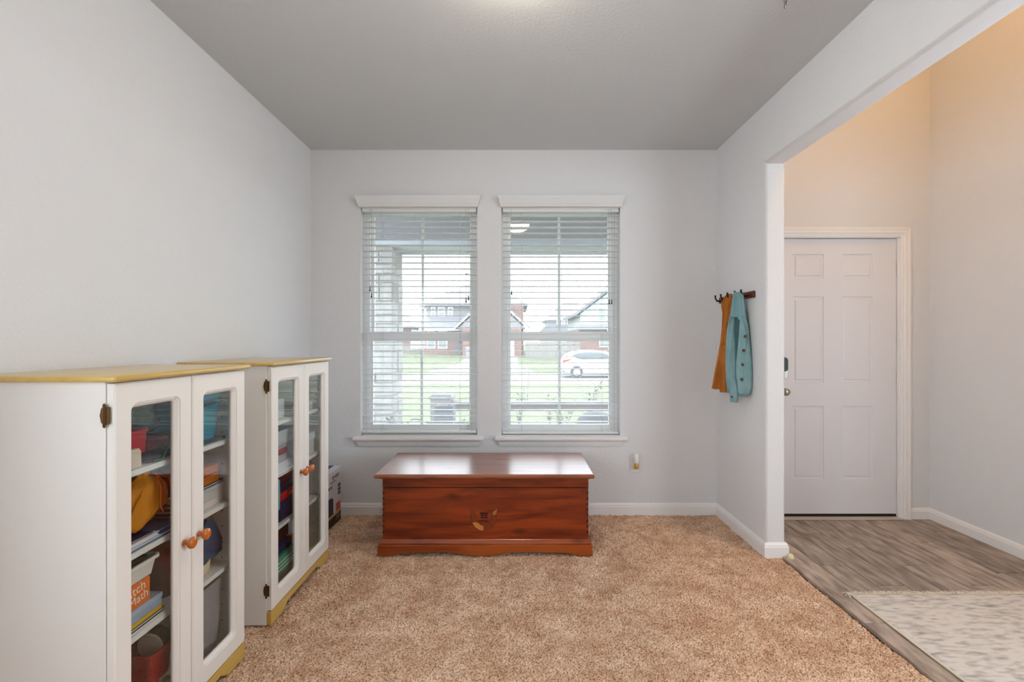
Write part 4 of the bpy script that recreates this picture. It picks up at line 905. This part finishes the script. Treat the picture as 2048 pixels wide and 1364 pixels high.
# porch furniture
rl = thing('porch_rail', 'low weathered wooden rail along the porch edge outside', 'rail', (.2, 5.6, -.1))
MB().box(-.80, 1.9, 5.56, 5.74, ZP(811, 5.56), ZP(804.5, 5.56)).build('rail_cap', M['greywood'], rl, bevel=.004)
MB().box(-.80, 1.9, 5.60, 5.66, ZP(822, 5.6), ZP(811, 5.6) - .004).build('rail_beam', mat('rail_brown', (120, 104, 98), rough=.9), rl)
for x in (-1.045, 1.9):
    q = MB().box(x, x + .26, 5.54, 5.78, -.1, ZP(799, 5.5)).build('rail_post', M['greywood'], rl, bevel=.004)
    MB().rects([(x - .015, x + .275, 5.52, 5.80, ZP(799, 5.5)), (x - .015, x + .275, 5.52, 5.80, ZP(795, 5.5)), (x + .02, x + .24, 5.56, 5.76, ZP(791, 5.5))]).build('post_cap', M['siding'], q)
wp = thing('woven_planter', 'dark grey woven planter on the porch in front of the rail post', 'planter', (-.77, 4.95, -.1))
y_ = 4.9; xa_, xb_ = XP(869, y_), XP(906, y_)
MB().rects([(xa_ - .03, xb_, y_, y_ + .2, -.1), (xa_ - .012, xb_, y_, y_ + .2, .35), (xa_, xb_, y_, y_ + .2, ZP(812, y_))]).build('planter_body', M['wicker'], wp, bevel=.006)
for k in range(7): MB().box(xa_ - .018 + k * .002, xb_ + .004, y_ - .006, y_ + .204, .18 + k * .055, .20 + k * .055).build('woven_band', cm((104, 106, 118)), wp, bevel=.003)
MB().tube([(xb_ - .05, y_ + .06, ZP(812, y_)), (xb_ - .03, y_ + .06, .64), (xb_ - .02, y_ + .06, .665)], .012, 8).build('planter_handle', cm((104, 106, 118)), wp)
hs = MB().tube([P(813, 852, 5.0), P(817, 844, 5.0), P(824, 839, 5.0), P(832, 838, 5.02), P(842, 840, 5.05), P(856, 846, 5.08), P(880, 850, 5.15), P(905, 846, 5.2), P(935, 846, 5.2), P(960, 860, 5.2)], .006, 8)
tag(hs.build('garden_hose', cm((60, 84, 78)), smooth=True), 'dark looping garden hose on the porch outside the left window', 'hose')
gl = thing('domed_grill', 'dark domed barbecue grill on the porch outside the right window', 'grill', (1.02, 5.2, -.1))
cx_ = XP(1192, 5.2); zt_ = ZP(829, 5.0)
MB().lathe([(.22, zt_ - .15), (.215, zt_ - .10), (.18, zt_ - .05), (.12, zt_ - .015), (.05, zt_ - .002), (.003, zt_)], (cx_, 5.2, 0), n=32).build('grill_lid', M['wicker'], gl, smooth=True)
MB().lathe([(.06, zt_ - .36), (.17, zt_ - .28), (.215, zt_ - .20), (.22, zt_ - .155)], (cx_, 5.2, 0), n=32).build('grill_bowl', M['wicker'], gl, smooth=True)
for a in (90, 210, 330): MB().tube([(cx_ + .13 * math.cos(R(a)), 5.2 + .13 * math.sin(R(a)), zt_ - .31), (cx_ + .21 * math.cos(R(a)), 5.2 + .21 * math.sin(R(a)), -.1)], .010, 8).build('leg', M['dark'], gl)
def plant(label, x, y, z0, h, n, spread, seed, blade=False):
    r = random.Random(seed); t = thing('garden_plant', label, 'plant', (x, y, z0)); st = MB(); lf = MB()
    for k in range(n):
        a = r.uniform(0, 6.28); s = r.uniform(.3, 1) * spread; hh = h * r.uniform(.6, 1)
        p = [Vector((x, y, z0)), Vector((x + s * .3 * math.cos(a), y + s * .3 * math.sin(a), z0 + hh * .5)), Vector((x + s * math.cos(a), y + s * math.sin(a), z0 + hh))]
        st.tube(p, [.006, .005, .003], 5)
        for j in range(7):
            q = p[1].lerp(p[2], j / 6) if j > 1 else p[0].lerp(p[1], .5 + .2 * j); b = r.uniform(0, 6.28); L = r.uniform(.06, .13); dv = Vector((math.cos(b), math.sin(b), r.uniform(.1, .9))).normalized(); sd = dv.cross(Vector((0, 0, 1))).normalized() * L * .16
            m_ = q + dv * L * .5 + Vector((0, 0, .006))
            lf.add([q, m_ + sd, q + dv * L, m_ - sd, m_ - Vector((0, 0, .004))], [(0, 1, 4), (1, 2, 4), (2, 3, 4), (3, 0, 4), (0, 3, 2, 1)])
    st.build('stem', M['greywood'], t); stuff(lf.build('foliage', M['leaf'], t))
plant('bushy leafy shrub beyond the porch rail, seen low through the right window', XP(1178, 8), 8, gz(8), .80, 16, .26, 1)
plant('low leafy plant left of the bushy shrub beyond the rail', XP(1130, 7.0), 7.0, gz(7.0), .52, 12, .2, 2)
plant('small spiky plant beyond the rail beside the middle of the right window', XP(1100, 8.4), 8.4, gz(8.4), .55, 9, .2, 3)
plant('upright green plant beyond the rail by the left edge of the right window', XP(1038, 8), 8, gz(8), .78, 10, .16, 4)
plant('small flowering sprout under the rail seen through the left window', XP(934, 6.6), 6.6, gz(6.6), .36, 7, .12, 5)
for k, (px_, yy_) in enumerate(((744, 4.95), (779, 5.2), (812, 4.95))):
    plant(('grassy clump at the foot of the pillar, leftmost', 'grassy clump at the foot of the pillar, middle one', 'grassy clump at the foot of the pillar, nearest the lawn')[k], XP(px_, yy_), yy_, -.1, .50, 12, .055, 20 + k)
tag(MB().tube([P(1057.5, 742, 12), P(1055, 790, 11.6), (P(1055, 800, 11.6)[0], 11.6, gz(11.6))], .010, 6).build('garden_stake', cm((70, 70, 70))), 'thin dark garden stake on the lawn outside the right window', 'stake')
def chime(label, px, ptop, pdisc, pbot, Y, off):
    x, _, zd = P(px, pdisc, Y); zb = ZP(pbot, Y); t = thing('wind_chime', label, 'wind chime', (x, Y, 2.5))
    MB().tube([(x, Y, 2.50), (x, Y, zd)], .0015, 6).build('hanging_cord', M['cord'], t)
    MB().lathe([(.022, -.004), (.024, 0), (.022, .006), (.004, .010)], (x, Y, zd), n=20).build('chime_disc', M['steel'], t, smooth=True)
    for k in range(5):
        a = k * 2 * math.pi / 5; MB().tube([(x + .016 * math.cos(a), Y + .016 * math.sin(a), zd - .04), (x + .016 * math.cos(a), Y + .016 * math.sin(a), zb + .01 * k)], .003, 8).build('chime_tube', M['steel'], t)
    MB().tube([(x, Y, zd), (x, Y, zb - .02)], .0012, 5).build('clapper_cord', M['cord'], t)
chime('metal wind chime hanging from the porch outside the left window', 933, 0, 548, 590, 5.0, 0)
chime('metal wind chime hanging from the porch outside the right window', 1122, 0, 526, 568, 5.0, 0)

# ------------------------------------------------------------------ outside: houses, fences, car
def hip(b, x0, x1, y0, y1, z0, rx0, rx1, ry, z1, t=.15):
    b.add([(x0, y0, z0), (x1, y0, z0), (x1, y1, z0), (x0, y1, z0), (rx0, ry, z1), (rx1, ry, z1), (x0, y0, z0 - t), (x1, y0, z0 - t), (x1, y1, z0 - t), (x0, y1, z0 - t)],
          [(0, 1, 5, 4), (1, 2, 5), (2, 3, 4, 5), (3, 0, 4), (6, 9, 8, 7), (0, 6, 7, 1), (1, 7, 8, 2), (2, 8, 9, 3), (3, 9, 6, 0)])
    return b
def hwin(par, xa, xb, y, za, zb):
    f = MB(); t = .09
    f.box(xa, xa + t, y - .08, y, za, zb); f.box(xb - t, xb, y - .08, y, za, zb); f.box(xa + t, xb - t, y - .08, y, za, za + t); f.box(xa + t, xb - t, y - .08, y, zb - t, zb); f.box(xa + t, xb - t, y - .06, y, (za + zb) / 2 - .03, (za + zb) / 2 + .03)
    w_ = f.build('house_window', M['trim'], par); MB().box(xa + t, xb - t, y - .03, y - .01, za + t, zb - t).build('window_glass', M['hglass'], w_)
A = thing('brick_house', 'two-storey brick and grey siding house across the street, behind the driveway', 'house', (-4.6, 55, -.2))
X = lambda px, Y: XP(px, Y); Z = lambda py, Y: ZP(py, Y)
MB().box(-10.1, .8, 50, 60, -.3, 2.7).build('brick_wall', M['brick'], A)
MB().box(-10.0, .7, 50.6, 60, 2.7, 5.15).build('siding_wall', M['siding'], A)
MB().box(-.75, .82, 49.5, 52, -.3, 5.15).build('brick_corner', M['brick'], A)
hip(MB(), -10.7, 1.3, 49.9, 61, 5.3, -5.7, -2.2, 55.5, 8.3).build('main_roof', M['roof'], A)
MB().prism([(49.2, 2.5), (50.62, 3.7), (50.62, 3.85), (49.1, 2.62)], 'x', -10.5, -.76).build('porch_roof', M['roof'], A)
MB().box(-10.5, -.76, 49.08, 49.2, 2.42, 2.6).build('gutter', M['trim'], A)
for (a, b) in ((862, 871), (876, 890), (896, 906)): hwin(A, X(a, 50.6), X(b, 50.6), 50.6, Z(633, 50.6), Z(614, 50.6))
for (a, b) in ((854, 871), (876, 895)): hwin(A, X(a, 50), X(b, 50), 50, Z(697, 50), Z(662, 50))
MB().box(-6.75, -5.95, 49.9, 50, -.2, 2.2).build('front_door', cm((88, 80, 86)), A)
MB().prism([(-6.1, 2.6), (1.0, 2.6), (-2.55, 5.9)], 'y', 47.6, 51).build('gable_wall', M['siding'], A)
MB().box(-5.6, .6, 47.5, 50, -.3, 2.6).build('garage_wall', M['brick'], A)
MB().prism([(-6.6, 2.55), (-2.55, 6.3), (1.5, 2.55), (1.28, 2.55), (-2.55, 6.1), (-6.38, 2.55)], 'y', 47.3, 47.5).build('gable_trim', M['trim'], A)
MB().prism([(-6.6, 2.56), (-2.55, 6.31), (1.5, 2.56), (1.5, 2.7), (-2.55, 6.45), (-6.6, 2.7)], 'y', 47.3, 52).build('gable_roof', M['roof'], A)
gd = MB().box(-4.8, -.2, 47.42, 47.5, -.25, 2.1).build('garage_door', M['trim'], A)
for k in range(3): MB().box(-4.75, -.25, 47.40, 47.42, .28 + k * .58, .31 + k * .58).build('door_groove', cm((190, 190, 190)), gd)
L_ = thing('low_house', 'low pale-roofed house partly behind the stone pillar across the street', 'house', (-19, 62, 0))
MB().box(-26, -13.4, 58, 68, -.2, 3.0).build('house_wall', M['brick'], L_)
hip(MB(), -27, -12.7, 57.5, 69, 3.1, -21, -17.5, 63, 6.6).build('house_roof', M['roof'], L_)
hwin(L_, -16.2, -15.0, 58, .8, 2.3)
Bh = thing('grey_house', 'grey-roofed two-storey house farthest away, above the fence', 'house', (9, 84, .2))
MB().box(5.7, 14, 80, 90, -.2, 4.9).build('house_wall', M['siding'], Bh)
hip(MB(), 5.1, 14.6, 79.5, 91, 5.0, 9.0, 11.2, 85, 8.6).build('house_roof', M['roof'], Bh)
MB().prism([(3.7, 2.6), (5.7, 4.4), (9.5, 4.4), (9.5, 2.6)], 'y', 78.5, 80).build('wing_roof', M['roof'], Bh)
MB().box(4.2, 9.5, 78.8, 80, -.2, 2.6).build('wing_wall', M['sidingpale'], Bh)
for px_ in (1116, 1126, 1137): hwin(Bh, X(px_ - 3, 78.4), X(px_ + 4, 78.4), 78.49, Z(649, 78.4), Z(641, 78.4))
Ch = thing('pale_house', 'pale sided house with steep gable at the right, beyond the white car', 'house', (10, 48, -.1))
MB().prism([(6.35, 2.5), (6.35, 4.0), (10.6, 7.2), (14.8, 4.0), (14.8, 2.5)], 'y', 45, 56).build('siding_wall', M['sidingpale'], Ch)
MB().box(6.2, 15, 44.9, 56, -.3, 2.5).build('brick_wall', M['brick'], Ch)
MB().prism([(5.8, 3.75), (10.6, 7.35), (15.4, 3.75), (15.4, 4.05), (10.6, 7.65), (5.8, 4.05)], 'y', 44.5, 56.4).build('gable_roof', M['roof'], Ch)
MB().prism([(44.2, 2.35), (44.95, 2.85), (44.95, 2.95), (44.1, 2.45)], 'x', 6.0, 15.2).build('lower_roof', M['roof'], Ch)
for (a, b) in ((8.0, 8.9), (9.3, 10.2)): hwin(Ch, a, b, 45, 3.2, 4.6)
hwin(Ch, 8.2, 9.6, 44.9, .7, 2.0)
def fence(label, xa, xb, Y, z1):
    t = thing('wooden_fence', label, 'fence', ((xa + xb) / 2, Y, gz(Y)), 'board fences across the street'); b = MB(); x = xa; r = random.Random(2)
    while x < xb: b.box(x + .008, x + .142, Y - .02 + r.uniform(-.006, .006), Y, gz(Y), z1 + r.uniform(-.02, .02)); x += .15
    stuff(b.build('fence_boards', M['fence'], t))
    for zz in (gz(Y) + .3, z1 - .3): MB().box(xa, xb, Y, Y + .05, zz, zz + .09).build('fence_rail', M['fence'], t)
fence('tall grey board fence between the brick house and pale house', .9, 6.15, 43.6, 1.25)
fence('low beige board fence left of the brick house, beside the pillar', -14.5, -10.2, 52, .95)
def car():
    Y = 28.2; s = F / Y; x0 = X(1124, Y - .9); zg = -.92
    t = thing('white_suv', 'white hatchback SUV parked across the street, seen through the right window', 'car', (x0 + 2.2, Y, zg))
    pf = [(0.10, .42), (.02, .62), (.0, .95), (.10, 1.10), (.42, 1.42), (.72, 1.58), (1.3, 1.66), (2.1, 1.66), (2.7, 1.58), (3.25, 1.22), (3.5, 1.06), (4.25, .92), (4.42, .75), (4.45, .45), (4.3, .28), (.3, .28)]
    rs = []
    n = len(pf); cxp, czp = 2.2, .8
    for (yy, k) in ((-.90, .93), (-.84, 1.0), (-.3, 1.02), (.3, 1.02), (.84, 1.0), (.90, .93)):
        ring = []
        for (a, b) in pf:
            tk = 1.0 if b < .98 else 1 - .10 * (b - .98) / .68
            zz = czp + (b - czp) * (1 if k >= 1 else .96); xx = cxp + (a - cxp) * (k if k < 1 else k - .02 * 1)
            ring.append((x0 + xx, Y + yy * tk, zg + zz))
        rs.append(ring)
    MB().rings(rs).build('car_body', M['carwhite'], t, bevel=.03, smooth=False)
    ym = Y - .835
    MB().prism([(x0 + a, zg + b) for a, b in ((.62, 1.36), (.95, 1.50), (1.5, 1.56), (2.15, 1.55), (2.65, 1.47), (3.1, 1.14), (1.2, 1.12), (.85, 1.20))], 'y', Y - .90, Y - .78).build('side_window', M['carglass'], t, bevel=.01)
    MB().prism([(x0 + a, zg + b) for a, b in ((.14, 1.16), (.40, 1.44), (.48, 1.42), (.26, 1.14))], 'y', Y - .70, Y + .70).build('rear_window', M['carglass'], t)
    MB().prism([(x0 + a, zg + b) for a, b in ((.03, .98), (.10, 1.08), (.45, 1.13), (.62, 1.16), (.38, 1.02), (.1, .94))], 'y', Y - .925, Y - .80).build('tail_light', M['red'], t)
    MB().box(x0 + .06, x0 + 4.3, Y - .88, Y + .88, zg + .24, zg + .36).build('lower_sill', cm((110, 110, 114)), t, bevel=.03)
    for xx in (.88, 3.55):
        w_ = MB().lathe([(.20, -.10), (.33, -.10), (.35, -.07), (.35, .12), (.3, .14)], (x0 + xx, Y - .86, zg + .35), 'y', 32).build('wheel', M['tyre'], t)
        MB().lathe([(.02, -.015), (.07, -.01), (.22, -.005), (.23, .03)], (x0 + xx, Y - .965, zg + .35), 'y', 24).build('hub_cap', cm((150, 152, 156), metal=.6, rough=.3), w_)
        MB().lathe([(.02, -.10), (.33, -.10), (.35, -.07), (.35, .12), (.3, .14)], (x0 + xx, Y + .80, zg + .35), 'y', 32).build('wheel', M['tyre'], t)
        MB().lathe([(.38, -.012), (.40, -.012), (.40, .03), (.38, .03)], (x0 + xx, Y - .90, zg + .36), 'y', 36).build('wheel_arch', cm((110, 110, 114)), t)
car()
bn = thing('wheeled_bin', 'grey wheeled bin beside the driveway of the brick house', 'bin', (X(939, 44), 44, gz(44)))
bx = X(939, 44)
MB().rects([(bx - .28, bx + .28, 43.75, 44.25, gz(44) + .05), (bx - .34, bx + .34, 43.68, 44.32, gz(44) + 1.0)]).build('bin_body', cm((120, 120, 128)), bn)
MB().rects([(bx - .36, bx + .36, 43.64, 44.36, gz(44) + 1.0), (bx - .3, bx + .3, 43.7, 44.3, gz(44) + 1.1)]).build('bin_lid', cm((120, 142, 170)), bn)
for sx in (-.26, .26): MB().lathe([(.1, -.03), (.1, .03)], (bx + sx, 44.28, gz(44) + .1), 'x', 14).build('bin_wheel', M['tyre'], bn)
